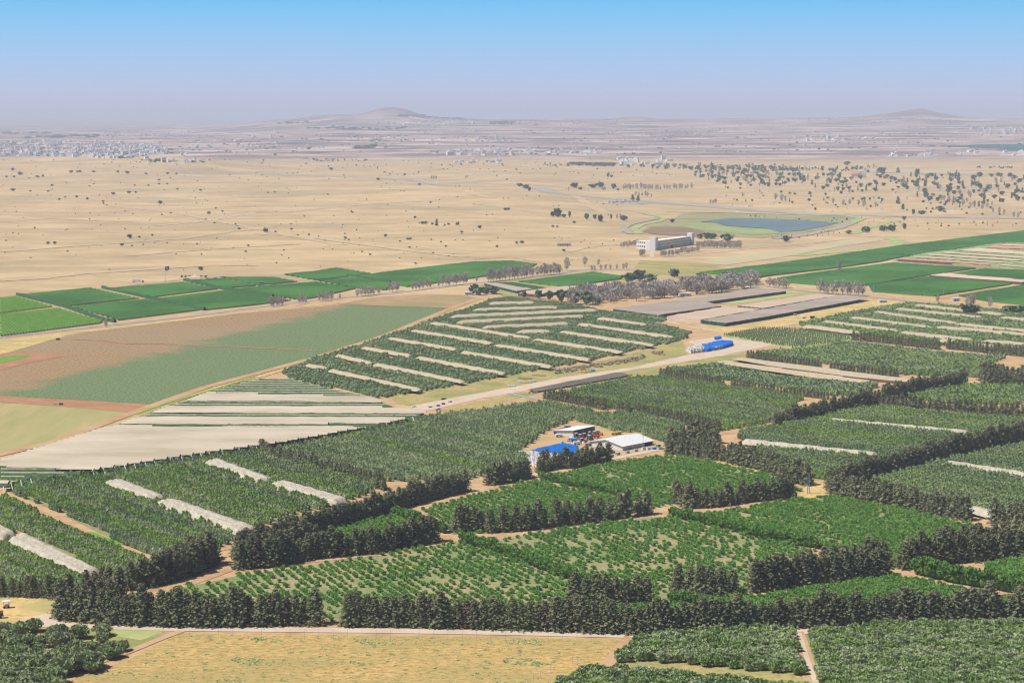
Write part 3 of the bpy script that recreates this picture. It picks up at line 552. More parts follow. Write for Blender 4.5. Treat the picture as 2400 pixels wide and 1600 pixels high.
patch('dry_grass', line(1020, 962, 1200, 924, 1260, 915, 1400, 880, 1470, 868, 1560, 855, 1685, 836, 1760, 824, 1790, 838, 1600, 872, 1440, 892, 1290, 915, 1150, 950, 1060, 965), M['grassG'], 0.05)
patch('dry_grass', line(1440, 728, 1540, 750, 1620, 768, 1720, 782, 1770, 775, 2000, 735, 2130, 712, 2250, 722, 2100, 705, 2040, 700, 1800, 752, 1720, 768, 1600, 758, 1470, 735), M['grass'], 0.05)
patch('runway', line(960, 952, 1100, 925, 1200, 907, 1320, 884, 1480, 861, 1610, 832, 1660, 826, 1612, 800, 1680, 788, 1750, 798, 1812, 806, 1795, 812, 1680, 836, 1470, 869, 1330, 894, 1200, 922, 1120, 935, 1010, 961, 975, 962), M['pale'], 0.12, label='wide pale dirt road between the orchards')
strip('gravel_road', line(1445, 730, 1560, 752, 1640, 770, 1720, 784, 1780, 772, 1880, 755, 2000, 735, 2130, 712, 2160, 712), 5, M['pale'], 0.16)
strip('gravel_road', line(1190, 922, 1230, 930, 1262, 938), 5, M['asphalt'], 0.2)
patch('farm_yard', line(1230, 1052, 1260, 1020, 1330, 992, 1400, 985, 1410, 1005, 1540, 1030, 1560, 1050, 1440, 1078, 1430, 1090, 1215, 1100, 1200, 1082), M['soil'], 0.10)
strip('gravel_road', line(1225, 1120, 1330, 1090, 1440, 1074, 1560, 1050, 1620, 1040), 6, M['pale'], 0.16)
patch('dry_grass', line(1640, 1062, 1740, 1080, 1820, 1108, 1860, 1130, 1840, 1132, 1760, 1108, 1650, 1076), M['grass'], 0.1)
patch('dirt_yard', line(1690, 1012, 1830, 985, 1820, 1000, 1745, 1022), M['path'], 0.1)
patch('dry_grass', line(1868, 1165, 1880, 1150, 1900, 1125, 1935, 1132, 1950, 1160, 1900, 1170), M['grass'], 0.1)
strip('dirt_track', line(440, 1370, 550, 1330, 700, 1318, 890, 1299, 1060, 1268), 6, M['path'], 0.16)
strip('dirt_track', line(500, 1290, 545, 1282, 600, 1268), 7, M['path'], 0.16)
strip('dirt_track', line(0, 1157, 60, 1184, 120, 1211, 170, 1236, 240, 1264, 300, 1288, 345, 1304, 390, 1322), 4.5, M['path'], 0.16)
strip('green_weeds', line(205, 1247, 245, 1262, 282, 1277), 4.5, M['lawn'], 0.22)
# left fields
patch('crop_field', line(0, 832, 110, 800, 240, 770, 400, 752, 600, 732, 820, 712, 870, 717, 1055, 722, 1000, 745, 900, 785, 740, 835, 600, 873, 480, 905, 355, 948, 200, 938, 0, 928), M['field2'], 0.12, label='large mottled brown and green crop field beside the diagonal track')
patch('red_soil', line(0, 868, 60, 852, 172, 832, 100, 828, 20, 826, 0, 830), M['fieldR'], 0.3)
patch('green_crop_rows', line(0, 852, 50, 842, 75, 833, 20, 834, 0, 838), M['lawn'], 0.4)
strip('red_soil', line(350, 805, 450, 810, 560, 814, 650, 818, 742, 822), 5, M['fieldR'], 0.36)
strip('red_soil', line(170, 796, 230, 798, 300, 806, 380, 806), 4, M['fieldR'], 0.36)
patch('red_brown_field', line(800, 711, 880, 697, 1000, 690, 1090, 692, 1120, 700, 1060, 722, 870, 716), M['fieldRB'], 0.26)
strip('red_soil', line(790, 711, 870, 716, 960, 719, 1058, 722), 6, M['fieldR'], 0.38)
patch('stubble_field', line(0, 944, 200, 952, 308, 966, 240, 998, 120, 1032, 0, 1066), M['fieldY'], 0.12)
patch('red_soil', line(0, 928, 200, 939, 358, 950, 310, 968, 200, 957, 0, 943), M['fieldR'], 0.22)
strip('dirt_track', line(-10, 1068, 120, 1038, 250, 990, 360, 950, 480, 908, 600, 876, 740, 838, 900, 788, 1055, 724, 1120, 700), 9, M['path'], 0.36, wig=0.1)
strip('dry_grass', line(0, 1078, 130, 1042, 260, 998, 370, 955, 490, 914, 620, 880, 740, 845, 900, 797, 1050, 735, 1150, 700), 6, M['grass'], 0.31)
strip('green_weeds', line(320, 972, 400, 944, 500, 914, 600, 884), 4, M['lawn'], 0.42)
strip('asphalt_road', line(-20, 794, 0, 791, 120, 778, 250, 763, 420, 745, 600, 721, 725, 705, 950, 684, 1060, 670, 1130, 662, 1200, 656, 1300, 643, 1350, 634, 1420, 631, 1500, 634), 8, M['asphalt'], 0.3, label='grey asphalt road running beside the vineyards')
strip('dry_grass', line(-20, 803, 0, 800, 250, 771, 600, 729, 900, 700), 9, M['grass'], 0.2)
patch('dry_grass', line(0, 800, 130, 785, 240, 769, 160, 786, 110, 800, 0, 832), M['grass'], 0.24)
strip('asphalt_road', line(1700, 668, 1800, 672, 1900, 684, 2037, 696, 2150, 708, 2250, 716, 2420, 730), 8, M['asphalt'], 0.3)
strip('dry_grass', line(1790, 666, 1900, 676, 2040, 688, 2150, 700, 2300, 712, 2420, 722), 14, M['grass'], 0.12)
strip('dirt_track', line(2205, 700, 2300, 680, 2400, 655), 10, M['path'], 0.2)
patch('red_brown_field', line(1190, 697, 1230, 694, 1300, 703, 1340, 716, 1300, 712, 1230, 703), M['fieldR'], 0.2)
# plain features
strip('asphalt_road', line(395, 397, 450, 405, 600, 408, 760, 413, 900, 418, 980, 424, 1000, 429, 1040, 435, 1095, 437, 1125, 436), 34, M['road2'], 0.6, label='grey patrol road curving over the dry plain')
strip('asphalt_road', line(1255, 438, 1300, 453, 1400, 463, 1500, 470, 1620, 480, 1760, 492, 1900, 502, 2150, 508, 2420, 512), 60, M['road2'], 0.6)
strip('earth_bank', line(1095, 446, 1105, 455, 1150, 463, 1220, 467), 22, M['trk'], 0.5)
strip('dirt_track', line(0, 700, 60, 694, 280, 672, 430, 655), 9, M['path'], 0.4)
strip('dirt_track', line(1110, 608, 1200, 603, 1260, 615, 1330, 628), 6, M['path'], 0.4)
strip('dirt_track', line(1525, 590, 1530, 604, 1600, 600, 1740, 585, 1900, 570, 2050, 553), 7, M['pale'], 0.4)
for l_, w_, m_ in ((line(0, 659, 100, 652, 204, 641, 340, 632, 485, 623, 600, 622), 22, 'brush'), (line(357, 530, 450, 522, 600, 498), 12, 'pale'), (line(250, 480, 420, 500, 620, 540, 800, 575), 20, 'brush'), (line(600, 548, 760, 560, 980, 590, 1090, 603), 20, 'brush'), (line(0, 590, 200, 575, 420, 560, 640, 530), 20, 'brush'),
                  (line(640, 500, 860, 478, 1010, 470), 30, 'brush'), (line(1330, 590, 1400, 576, 1450, 573), 14, 'brush'), (line(1340, 455, 1400, 490, 1420, 500), 26, 'brush'), (line(300, 600, 480, 585, 700, 572), 14, 'brush'), (line(0, 520, 120, 512, 300, 520), 24, 'brush')):
    strip('old_track', l_, w_, {'brush': M['trk'], 'pale': M['pale']}[m_], .5, wig=.9)
strip('stream_verge', line(1120, 480, 1160, 483), 18, M['verge'], 0.4)
patch('dry_lake_bed', line(1500, 545, 1520, 530, 1580, 512, 1600, 500, 1700, 500, 1850, 504, 1990, 508, 2010, 515, 1960, 530, 1860, 552, 1790, 558, 1700, 556, 1620, 556, 1540, 550), M['basin'], 0.5, label='drying lake bed around the small lake')
patch('green_lake_bed', line(1560, 530, 1640, 523, 1700, 532, 1850, 540, 1850, 548, 1760, 552, 1650, 540), M['basinG'], 0.9)
patch('brown_lake_mud', line(1505, 543, 1530, 533, 1600, 531, 1650, 543, 1660, 554, 1600, 553, 1530, 549), M['mud'], 1.0)
patch('lake', line(1640, 521, 1690, 515, 1720, 512, 1850, 515, 1965, 523, 1930, 532, 1880, 541, 1830, 546, 1800, 537, 1740, 533, 1700, 530, 1680, 523), M['water'], 1.3, label='small blue lake in its drying bed')
strip('asphalt_road', line(1480, 549, 1466, 543, 1462, 535, 1475, 527, 1510, 519, 1545, 512), 14, M['rock'], 1.0)
strip('green_verge', line(1500, 548, 1485, 538, 1500, 528, 1540, 520, 1560, 512, 1500, 498), 16, M['verge'], 0.9)
strip('green_verge', line(1560, 497, 1700, 499, 1850, 503, 1990, 507, 2020, 513, 1990, 524), 22, M['verge'], 0.8)
strip('stony_bank', line(2000, 520, 1960, 536, 1880, 552, 1820, 560), 26, M['rock'], 0.8)
strip('green_verge', line(2000, 548, 2030, 535, 2070, 524, 2100, 516), 22, M['verge'], 0.5)
strip('green_verge', line(1860, 600, 1950, 592, 2080, 582, 2110, 566, 2080, 556), 26, M['verge'], 0.5)
patch('tan_field', line(1625, 616, 1720, 600, 1900, 578, 2010, 557, 2080, 562, 1960, 580, 1830, 604, 1700, 622), M['fieldT'], 0.4)
patch('far_dark_crops', line(2215, 343, 2300, 339, 2420, 337, 2420, 355, 2330, 353, 2360, 349, 2280, 347), M['waterD'], 1.5)
patch('pale_field', line(1980, 397, 2150, 399, 2300, 405, 2340, 409, 2200, 409, 2000, 403), M['fieldT'], 1.5)
patch('red_brown_field', line(1500, 610, 1640, 618, 1760, 640, 1620, 650, 1480, 640), M['grassG'], 0.2)
patch('farm_floor', line(1120, 668, 1210, 655, 1330, 668, 1480, 650, 1480, 665, 1330, 680, 1260, 700, 1180, 695), M['grassG'], 0.12)

# ------------------------------------------------------------------ vineyards: real rows of vines
VP = [(-1.05, 0.25), (-0.8, 1.75), (0.8, 1.75), (1.05, 0.25)]
def vines(poly, m, label, d=((300, 640), (420, 700)), sp=3.2):
    ridges('vine_rows', poly, d[0], d[1], sp, VP, m, seg=5, jz=0.13, label=label, cat='vineyard', hk=1.2)
DV = ((42, 691), (150, 718)); 
vines(line(0, 697, 38, 693, 125, 717, 0, 733), M['vineL'], 'light green vineyard block at the left edge, behind')
vines(line(0, 736, 138, 721, 240, 751, 236, 756, 60, 779, 0, 786), M['vineL'], 'light green vineyard block at the left edge, beside the asphalt road')
vines(line(42, 690, 210, 674, 325, 698, 152, 717), M['vine'], 'dark green vineyard block left of the flagpole, second from left')
vines(line(170, 718, 345, 700, 470, 725, 280, 749), M['vine'], 'dark green vineyard block touching the road, left of the bare tree row')
vines(line(250, 676, 430, 660, 512, 676, 345, 697), M['vine'], 'dark green vineyard block right below the flagpole')
vines(line(368, 699, 535, 679, 625, 693, 680, 703, 600, 713, 485, 725), M['vine'], 'dark green vineyard block along the road below the pavilion')
vines(line(540, 678, 610, 670, 742, 660, 835, 675, 735, 697, 700, 701, 625, 690), M['vine'], 'dark green vineyard block behind the first bare roadside trees')
vines(line(438, 659, 515, 650, 600, 668, 520, 676), M['vine'], 'small vineyard block beside the pavilion garden')
vines(line(520, 649, 645, 649, 695, 659, 604, 668), M['vine'], 'small vineyard block right of the pavilion garden')
vines(line(664, 642, 740, 635, 789, 627, 868, 640, 743, 656), M['vine'], 'lone vineyard block furthest out on the dry plain')
vines(line(748, 657, 820, 650, 918, 664, 905, 679, 838, 674), M['vine'], 'vineyard block between the dirt lane and the long bright vineyard')
vines(line(817, 648, 960, 630, 1110, 613, 1200, 611, 1258, 618, 1238, 630, 1100, 652, 955, 671), M['vineL'] if 0 else M['vine'], 'long bright vineyard behind the bare roadside trees', d=((817, 648), (955, 671)))
vines(line(1215, 659, 1389, 637, 1460, 647, 1455, 653, 1325, 671), M['vine'], 'vineyard block between the road and the beige nets', d=((1389, 637), (1460, 647)))
vines(line(1640, 638, 1800, 619, 1940, 600, 2110, 575, 2420, 538, 2420, 568, 2260, 580, 2095, 605, 2065, 612, 1968, 626, 1800, 646, 1765, 652), M['vine'], 'longest vineyard block at the right edge of the dry plain', d=((1940, 600), (2070, 612)))
vines(line(1822, 651, 1968, 631, 2095, 615, 2288, 628, 2180, 643, 2030, 668, 1960, 671, 1830, 660), M['vineL'] if 0 else M['vine'], 'large bright vineyard block behind the bare grove', d=((2095, 615), (2288, 628)))
vines(line(2037, 668, 2180, 647, 2240, 650, 2380, 661, 2365, 666, 2210, 690, 2190, 693, 2045, 682), M['vine'], 'vineyard block in front of the long beige net', d=((2180, 647), (2380, 661)))
vines(line(2225, 642, 2300, 630, 2420, 634, 2420, 654, 2240, 645), M['vine'], 'vineyard block behind the long beige net', d=((2300, 630), (2400, 634)))
vines(line(2248, 692, 2400, 667, 2420, 666, 2420, 716, 2310, 704), M['vine'], 'vineyard block behind the big round roadside tree', d=((2248, 692), (2330, 700)))
for i, l in enumerate([line(40, 692, 150, 720, 245, 752, 270, 756), line(240, 676, 345, 699, 480, 728), line(432, 658, 520, 678, 640, 697), line(815, 648, 915, 664)]):
    for a, b in zip(l[:-1], l[1:]):
        pa, pb = P(*a), P(*b); n = max(2, int((pb - pa).length / 5)); V = []
        for k in range(n + 1):
            q = pa.lerp(pb, k / n); h = 3.0 + random.random() * 1.3
            for dx, hh in ((-1.6, .1), (-1.2, h), (1.2, h), (1.6, .1)): V.append((q.x + dx * 1.0, q.y, hh))
        Fq = [(4 * k + j, 4 * k + 4 + j, 4 * k + 5 + j, 4 * k + 1 + j) for k in range(n) for j in range(3)]
        tag(link('field_hedge', mesh_np('field_hedge', V, Fq, M['vineD'])), f'dark hedge line between vineyard blocks, {nth(i + 1)} from the left', 'hedge', 'dark hedges between vineyards')

# ------------------------------------------------------------------ nets
NETN = {}
def net(poly, m, label, group, h=4.4, cols=10, wave=0.35, drop=1.4, length_step=2.6, cat='net'):
    """a net draped over an orchard strip; poly = a0, a1 (near end, left then far), b1, b0 in photo pixels of its top"""
    a0, a1, b1, b0 = [P(*p) for p in poly]
    # the photo shows the top of the net: shift the corners to the ground point below it
    def down(p): k = (HCAM - h) / HCAM; return Vector((p.x * k, p.y * k, 0))
    a0, a1, b1, b0 = map(down, (a0, a1, b1, b0)); L_ = max((a1 - a0).length, (b1 - b0).length); W_ = (b0 - a0).length
    n = max(3, int(L_ / length_step)); c = cols; V = []; ph = random.random() * 6; rw = max(1, round(W_ / 4.2))
    for i in range(n + 1):
        s = i / n; pa = a0.lerp(a1, s); pb = b0.lerp(b1, s); sag = random.uniform(-1, 1) * 0.14 + 0.16 * math.sin(i * .9 + ph)
        for j in range(c + 1):
            t = j / c; q = pa.lerp(pb, t); e = min(t, 1 - t) * c; es = min(s, 1 - s) * n
            z = h + wave * math.cos(2 * math.pi * rw * t) + sag + 0.10 * math.sin(i * 1.3 + j * 0.8 + ph)
            if e < 0.5: z = drop + random.uniform(-0.5, 0.5); q = q + (pa - pb).normalized() * (0.5 if t < .5 else -0.5) * random.uniform(0.2, 1.4)
            if es < 0.5: z = min(z, drop + 0.8)
            V.append((q.x, q.y, z))
    Fq = [(i * (c + 1) + j, i * (c + 1) + j + 1, (i + 1) * (c + 1) + j + 1, (i + 1) * (c + 1) + j) for i in range(n) for j in range(c)]
    o = link('shade_net', mesh_np('shade_net', V, Fq, m)); NETN.setdefault(group, []).append([(a0.x, a0.y), (a1.x, a1.y), (b1.x, b1.y), (b0.x, b0.y)])
    return tag(o, label, cat, group)
G1 = 'pale nets over the front left orchard'
net(line(241, 1125, 350, 1167, 387, 1158, 280, 1118), M['netP'], 'pale draped net, upper of the pair left of centre in the left orchard', G1)
net(line(360, 1172, 563, 1243, 602, 1231, 405, 1163), M['netP'], 'long pale draped net ending at the dark conifers in the left orchard', G1)
net(line(477, 1078, 608, 1125, 640, 1118, 507, 1070), M['netP'], 'pale draped net just below the big net canopy, left of the conifer row', G1)
net(line(627, 1130, 785, 1175, 815, 1163, 665, 1121), M['netP'], 'pale draped net running down to the conifers, rightmost in the left orchard', G1)
net(line(17, 1260, 190, 1345, 237, 1330, 55, 1243), M['netP'], 'widest pale draped net near the lower left corner', G1)
net(line(-30, 1245, 2, 1258, 38, 1243, 0, 1224), M['netP'], 'short pale net cut by the left edge of the orchard', G1)
G2 = 'white nets over the right hand orchards'
net(line(1940, 981, 2270, 1012, 2275, 1006, 1948, 977), M['netP'], 'narrow white net behind the upper right conifer row', G2, cols=5)
net(line(1735, 1030, 2050, 1063, 2060, 1057, 1745, 1025), M['netP'], 'narrow white net left of the diagonal conifer row', G2, cols=5)
net(line(2205, 1080, 2430, 1116, 2430, 1107, 2225, 1075), M['netP'], 'narrow white net right of the diagonal conifer row', G2, cols=5)
net(line(2225, 1181, 2330, 1202, 2335, 1192, 2235, 1173), M['netP'], 'short white net between two conifer masses at the right', G2, cols=5)
G3 = 'straw nets over the striped middle orchard'
D = [line(712, 854, 761, 861), line(784, 831, 865, 849), line(845, 813, 957, 832), line(906, 791, 1064, 817), line(962, 773, 1148, 803), line(1008, 755, 1238, 791)]
E = [line(768, 866, 978, 912), line(873, 852, 1080, 893), line(972, 836, 1176, 874), line(1077, 823, 1287, 858), line(1156, 807, 1376, 841), line(1248, 794, 1453, 824), line(1310, 776, 1527, 808), line(1353, 758, 1572, 789), line(1399, 744, 1509, 760)]
U = [line(1143, 710, 1250, 708), line(1108, 725, 1305, 719), line(1054, 741, 1396, 726), line(1069, 754, 1366, 740), line(1128, 766, 1330, 757), line(1210, 776, 1287, 775)]
for nm, S, off in (('upper', D, (13, -4)), ('lower', E, (16, -6)), ('near level', U, (10, -4))):
    for i, ((x0, y0), (x1, y1)) in enumerate(S):
        k = (y0 - 262) / 600
        if nm == 'near level': pl = [(x0, y0), (x1, y1), (x1 + 2, y1 - 4), (x0 + 8, y0 - 4)]
        else: pl = [(x0, y0 - .5), (x1, y1 - .5), (x1 + off[0] * k * .8, y1 - 2.9 * k - .5), (x0 + off[0] * k * .8, y0 - 2.9 * k - .5)]
        net(pl, M['netT'], f'straw net strip, {nth(i + 1)} from left, {nm} series of the striped orchard', G3, cols=4, wave=0.2, length_step=4, drop=2.4)
G4 = 'tan nets over the far right orchard'
R7 = [line(1880, 763, 2010, 779), line(1925, 753, 2100, 775), line(1990, 743, 2180, 767), line(2045, 730, 2238, 757), line(2095, 723, 2296, 743), line(2140, 714, 2350, 737), line(2105, 778, 2275, 796), line(2190, 766, 2260, 772), line(2235, 759, 2420, 777), line(2240, 768, 2420, 786), line(2298, 798, 2420, 807), line(2340, 743, 2420, 750), line(2195, 796, 2240, 800), line(2270, 806, 2330, 812)]
for i, ((x0, y0), (x1, y1)) in enumerate(R7):
    net([(x0, y0), (x1, y1), (x1 + 8, y1 - 4), (x0 + 10, y0 - 4)], M['netT'], f'tan net strip over the far right orchard, {nth(i + 1)} counted from the gravel road', G4, cols=4, wave=0.25, length_step=4, drop=2.4)
# big net canopy: tented rows, open strips with green rows between
BN = tag(bpy.data.objects.new('net_canopy', None), 'huge striped white net canopy on poles, filling the left middle', 'net canopy'); COL.objects.link(BN)
BP = [(-3.7, 5.4), (-1.5, 6.0), (0.4, 6.5), (1.5, 6.1), (3.7, 5.4)]; DB = ((300, 1000), (1000, 1000)); DB = ((200, 1040), (800, 1041))
WH = [line(485, 920, 600, 924, 868, 930, 897, 942, 600, 938, 438, 938), line(395, 951, 600, 952, 935, 955, 1008, 963, 985, 969, 600, 966, 360, 965), line(325, 977, 600, 978, 955, 979, 905, 990, 600, 993, 285, 991),
      line(270, 998, 600, 1000, 855, 1000, 664, 1034, 480, 1059, 217, 1100, 0, 1091, -30, 1090, -30, 1086, 0, 1078, 240, 1003), line(0, 1124, 44, 1125, 0, 1132)]
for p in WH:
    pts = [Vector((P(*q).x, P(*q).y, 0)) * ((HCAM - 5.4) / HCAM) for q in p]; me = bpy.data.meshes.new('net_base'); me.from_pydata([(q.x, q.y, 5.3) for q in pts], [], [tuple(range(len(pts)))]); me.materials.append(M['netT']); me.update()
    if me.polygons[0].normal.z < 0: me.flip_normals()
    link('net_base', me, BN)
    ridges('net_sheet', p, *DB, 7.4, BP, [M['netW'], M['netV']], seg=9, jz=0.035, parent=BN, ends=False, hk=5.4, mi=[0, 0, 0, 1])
GS = [line(485, 919, 545, 903, 608, 888, 684, 888, 775, 911, 868, 930, 600, 924), line(440, 938, 600, 938, 897, 942, 925, 954, 600, 952, 397, 951), line(362, 965, 600, 966, 985, 969, 967, 978, 600, 978, 328, 977), line(287, 991, 600, 993, 903, 990, 855, 1000, 600, 1000, 272, 998), line(0, 1093, 200, 1102, 130, 1112, 0, 1123)]
for i, p in enumerate(GS):
    patch('orchard_floor', p, M['under'], 0.1)
    ridges('orchard_rows', p, *DB, 6.4, [(-1.9, 0.4), (-1.5, 5.0), (1.5, 5.0), (1.9, 0.4)], M['canrow'], seg=4, jz=0.12, hk=5.0, label=f'thin green orchard rows in the {nth(i + 1)} open strip of the net canopy', cat='orchard rows')
    ridges('bundled_net', p, *DB, 12.8, [(-0.4 + 2.4, 5.2), (2.4, 5.7), (0.4 + 2.4, 5.2)], M['netP'], seg=12, jz=0.01, parent=BN, ends=False, hk=5.2)
bot = line(217, 1100, 242, 1097, 268, 1093, 292, 1090, 315, 1087, 340, 1083, 362, 1080, 400, 1073, 425, 1069, 448, 1066, 470, 1062, 490, 1059, 520, 1055, 560, 1049, 600, 1043, 664, 1033, 680, 1030, 700, 1026, 712, 1024, 730, 1021, 745, 1019, 762, 1016, 780, 1012, 795, 1009, 830, 1004, 855, 999, 905, 990, 935, 983, 967, 977)
for x, y in bot + line(5, 1130, 25, 1128, 48, 1124, 72, 1121):
    q = P(x, y); q = Vector((q.x * (HCAM - 5.4) / HCAM, q.y * (HCAM - 5.4) / HCAM, 0)); MB().cyl((0, 0, 5.4), (2.6, -4.4, 0), 0.34, n=5).build('pole', M['white'], BN, q)
# dark hedge row standing under the canopy edge
VE = []; 
for (x, y), (x2, y2) in zip(bot[:-1], bot[1:]):
    a, b = P(x, y), P(x2, y2); n = max(1, int((b - a).length / 4))
    for i in range(n): q = a.lerp(b, i / n); VE.append((q.x * 0.975 + random.uniform(-.4, .4), q.y * 0.975, 0, math.atan2(b.y - a.y, b.x - a.x), .9, .9, random.uniform(.8, 1.05), random.randrange(3)))
# grey net houses
def nethouse(poly, m, label, h=3.6, side=None, d=((1608, 752), (2036, 700)), sp=6.0, name='net_house'):
    k = (HCAM - h) / HCAM; e = tag(bpy.data.objects.new(name, None), label, 'net house', 'net houses in the middle distance'); COL.objects.link(e)
    pts = [Vector((P(*p).x * k, P(*p).y * k, 0)) for p in poly]
    a = P(*d[0]); b = P(*d[1]); dd = Vector((b.x - a.x, b.y - a.y, 0)).normalized(); nn = Vector((-dd.y, dd.x, 0))
    me = bpy.data.meshes.new('roof_net'); me.from_pydata([(p.x, p.y, h + 0.5 * (i % 2) * 0) for i, p in enumerate(pts)], [], [tuple(range(len(pts)))]); me.materials.append(m); me.update()
    if me.polygons[0].normal.z < 0: me.flip_normals()
    link('roof_net', me, e)
    # low ridges of the roof along its bays
    W_ = [(p.x, p.y) for p in pts]; s = [p.dot(dd) for p in pts]; t = [p.dot(nn) for p in pts]; V = []; Fq = []
    tt = min(t) + sp / 2
    while tt < max(t):
        cs = []
        for i in range(len(pts)):
            t0, t1 = t[i], t[(i + 1) % len(pts)]
            if (t0 > tt) != (t1 > tt): cs.append(s[i] + (s[(i + 1) % len(pts)] - s[i]) * (tt - t0) / (t1 - t0))
        cs.sort()
        for c0, c1 in zip(cs[::2], cs[1::2]):
            for c in (c0, c1):
                for ac, z in ((-0.9, h + .01), (0, h + 0.55), (0.9, h + .01)): q = dd * c + nn * (tt + ac); V.append((q.x, q.y, z))
            n = len(V) - 6; Fq += [(n, n + 3, n + 4, n + 1), (n + 1, n + 4, n + 5, n + 2)]
        tt += sp
    if V: link('roof_ridge', mesh_np('roof_ridge', V, Fq, m), e)
    n = len(pts)
    for i in range(n):
        sm = (side or {}).get(i)
        if sm is None: continue
        a, b = pts[i], pts[(i + 1) % n]; f = (-a).normalized() * 1.0
        VV = [(a.x, a.y, h), (b.x, b.y, h), (b.x, b.y - 0.8, 0), (a.x, a.y - 0.8, 0)]
        link('side_net', mesh_np('side_net', VV, [(0, 1, 2, 3)], sm), e)
        q = min(40, max(2, int((b - a).length / 12)))
        for j in range(q + 1): c = a.lerp(b, j / q); MB().cyl((0, -0.9, 0), (0, -0.2, h + 0.2), 0.09, n=4).build('post', M['metal'], e, c)
    return e
nethouse(line(1437, 724, 1500, 714, 1640, 697, 1780, 674, 1842, 682, 1656, 707, 1690, 717, 1560, 735, 1542, 739), M['netG'], 'grey net house nearest the bare grove, with an inner brown edge', side={0: None, 8: M['netDG'], 4: M['netBr'], 6: M['netBr'], 7: M['netBr']})
nethouse(line(1563, 741, 1700, 718, 1782, 724, 1642, 749), M['netB'], 'beige net house, front one beside the grey net roofs', side={3: M['netB'], 0: M['netBr']})
nethouse(line(1728, 716, 1922, 688, 1962, 692, 1788, 722), M['netB'], 'beige net house, rear one touching the bare trees', side={3: M['netBr']})
nethouse(line(1644, 750, 1786, 725, 1965, 692, 2037, 697, 2015, 702, 1800, 741, 1700, 757), M['netG'], 'long grey net house with a dark green side facing the gravel road', side={5: M['netDG'], 6: M['netDG'], 4: M['netDG']})
patch('green_crop_rows', line(1680, 713, 1845, 686, 1915, 686, 1730, 713), M['verge'], 0.3)
nethouse(line(1214, 687, 1240, 680, 1425, 661, 1445, 665, 1260, 690), M['netB'], 'narrow beige net roof left of the bare grove', h=3.5, side={4: M['netBr'], 3: M['netDG']}, d=((1240, 684), (1430, 662)))
nethouse(line(1135, 664, 1160, 663, 1250, 677, 1210, 682), M['netG'], 'small grey net roof beside the dark pines', h=3, side={3: M['netDG'], 2: M['netDG']}, d=((1135, 664), (1210, 682)))
patch('green_crop_rows', line(1163, 662, 1200, 661, 1282, 674, 1250, 679), M['vineD'], 0.3)
# long low net beside the runway with crates holding it down
e = nethouse(line(1238, 912, 1310, 898, 1440, 873, 1455, 873, 1475, 879, 1400, 892, 1310, 908, 1253, 918), M['netDG'], 'low dark shade net beside the wide pale dirt road, edged with crates', h=1.2, d=((1238, 912), (1440, 873)), sp=3, name='low_net')
GSM = mat('dark see-through net', [(0.13, 0.12, 0.10), (0.20, 0.18, 0.15)], scale=0.05, stretch=(.3, 1, 1))
for c in e.children:
    if c.name.startswith('roof'): c.data.materials[0] = GSM
# striped orchard at right
for i, (a, m_) in enumerate([(line(2104, 607, 2110, 605, 2315, 617, 2322, 621), 'netR'), (line(2140, 602, 2145, 600, 2240, 606, 2235, 608), 'netB'), (line(2172, 597, 2180, 595, 2395, 609, 2385, 611), 'netB'), (line(2207, 592, 2215, 590, 2420, 603, 2420, 606), 'netB'), (line(2248, 587, 2290, 581, 2420, 592, 2420, 597), 'netB'), (line(2312, 580, 2335, 575, 2420, 580, 2420, 584), 'netR'), (line(2345, 574, 2360, 572, 2420, 575, 2420, 578), 'netB'), (line(2250, 609, 2255, 608, 2355, 614, 2350, 616), 'netB'), (line(2375, 615, 2380, 614, 2420, 617, 2420, 619), 'netB'), (line(2342, 621, 2347, 620, 2420, 626, 2420, 628), 'netB'), (line(2178, 645, 2212, 640, 2420, 657, 2395, 661), 'netB')]):
    nethouse(a, M[m_], f"{'reddish' if m_ == 'netR' else 'beige'} net strip at the right edge, {nth(i + 1)} counted from the vineyard side", h=3.5, d=((2104, 607), (2322, 621)), sp=8, name='net_strip', side={3: M['netBr']})
ridges('orchard_rows', line(2100, 611, 2145, 601, 2180, 595, 2250, 586, 2340, 573, 2420, 572, 2420, 634, 2320, 628), (2104, 607), (2322, 621), 7, [(-1.5, .3), (-1.2, 2.6), (1.2, 2.6), (1.5, .3)], M['orchA'], seg=5, jz=.2, label='grey green orchard rows between the striped nets at right', cat='orchard rows')
patch('orchard_floor', line(2095, 612, 2145, 601, 2250, 585, 2340, 571, 2420, 569, 2420, 636, 2320, 630), M['under'], 0.2)
# brown bare strips with low fences in the right middle orchard
patch('brown_strip', line(1716, 843, 1735, 841, 2132, 889, 2125, 897, 2000, 885, 1800, 858), M['fieldT'], 0.3)
patch('brown_strip', line(1680, 849, 1700, 847, 1800, 861, 2042, 894, 2020, 899, 1900, 886, 1700, 856), M['fieldT'], 0.3)
for i, pl in enumerate([line(1716, 841, 1735, 839, 2132, 887, 2125, 895, 2000, 883, 1800, 856), line(1680, 847, 1700, 845, 1800, 859, 2042, 892, 2020, 897, 1900, 884, 1700, 854)]):
    nethouse(pl, M['netT'], f'flat brown net strip between orchard rows, {nth(i + 1)} behind the short conifer row', h=2.2, d=((1735, 841), (2132, 889)), sp=4, name='net_strip', side={4: M['netBr'], 3: M['netBr']})
HOLES = [h for g in NETN.values() for h in g]

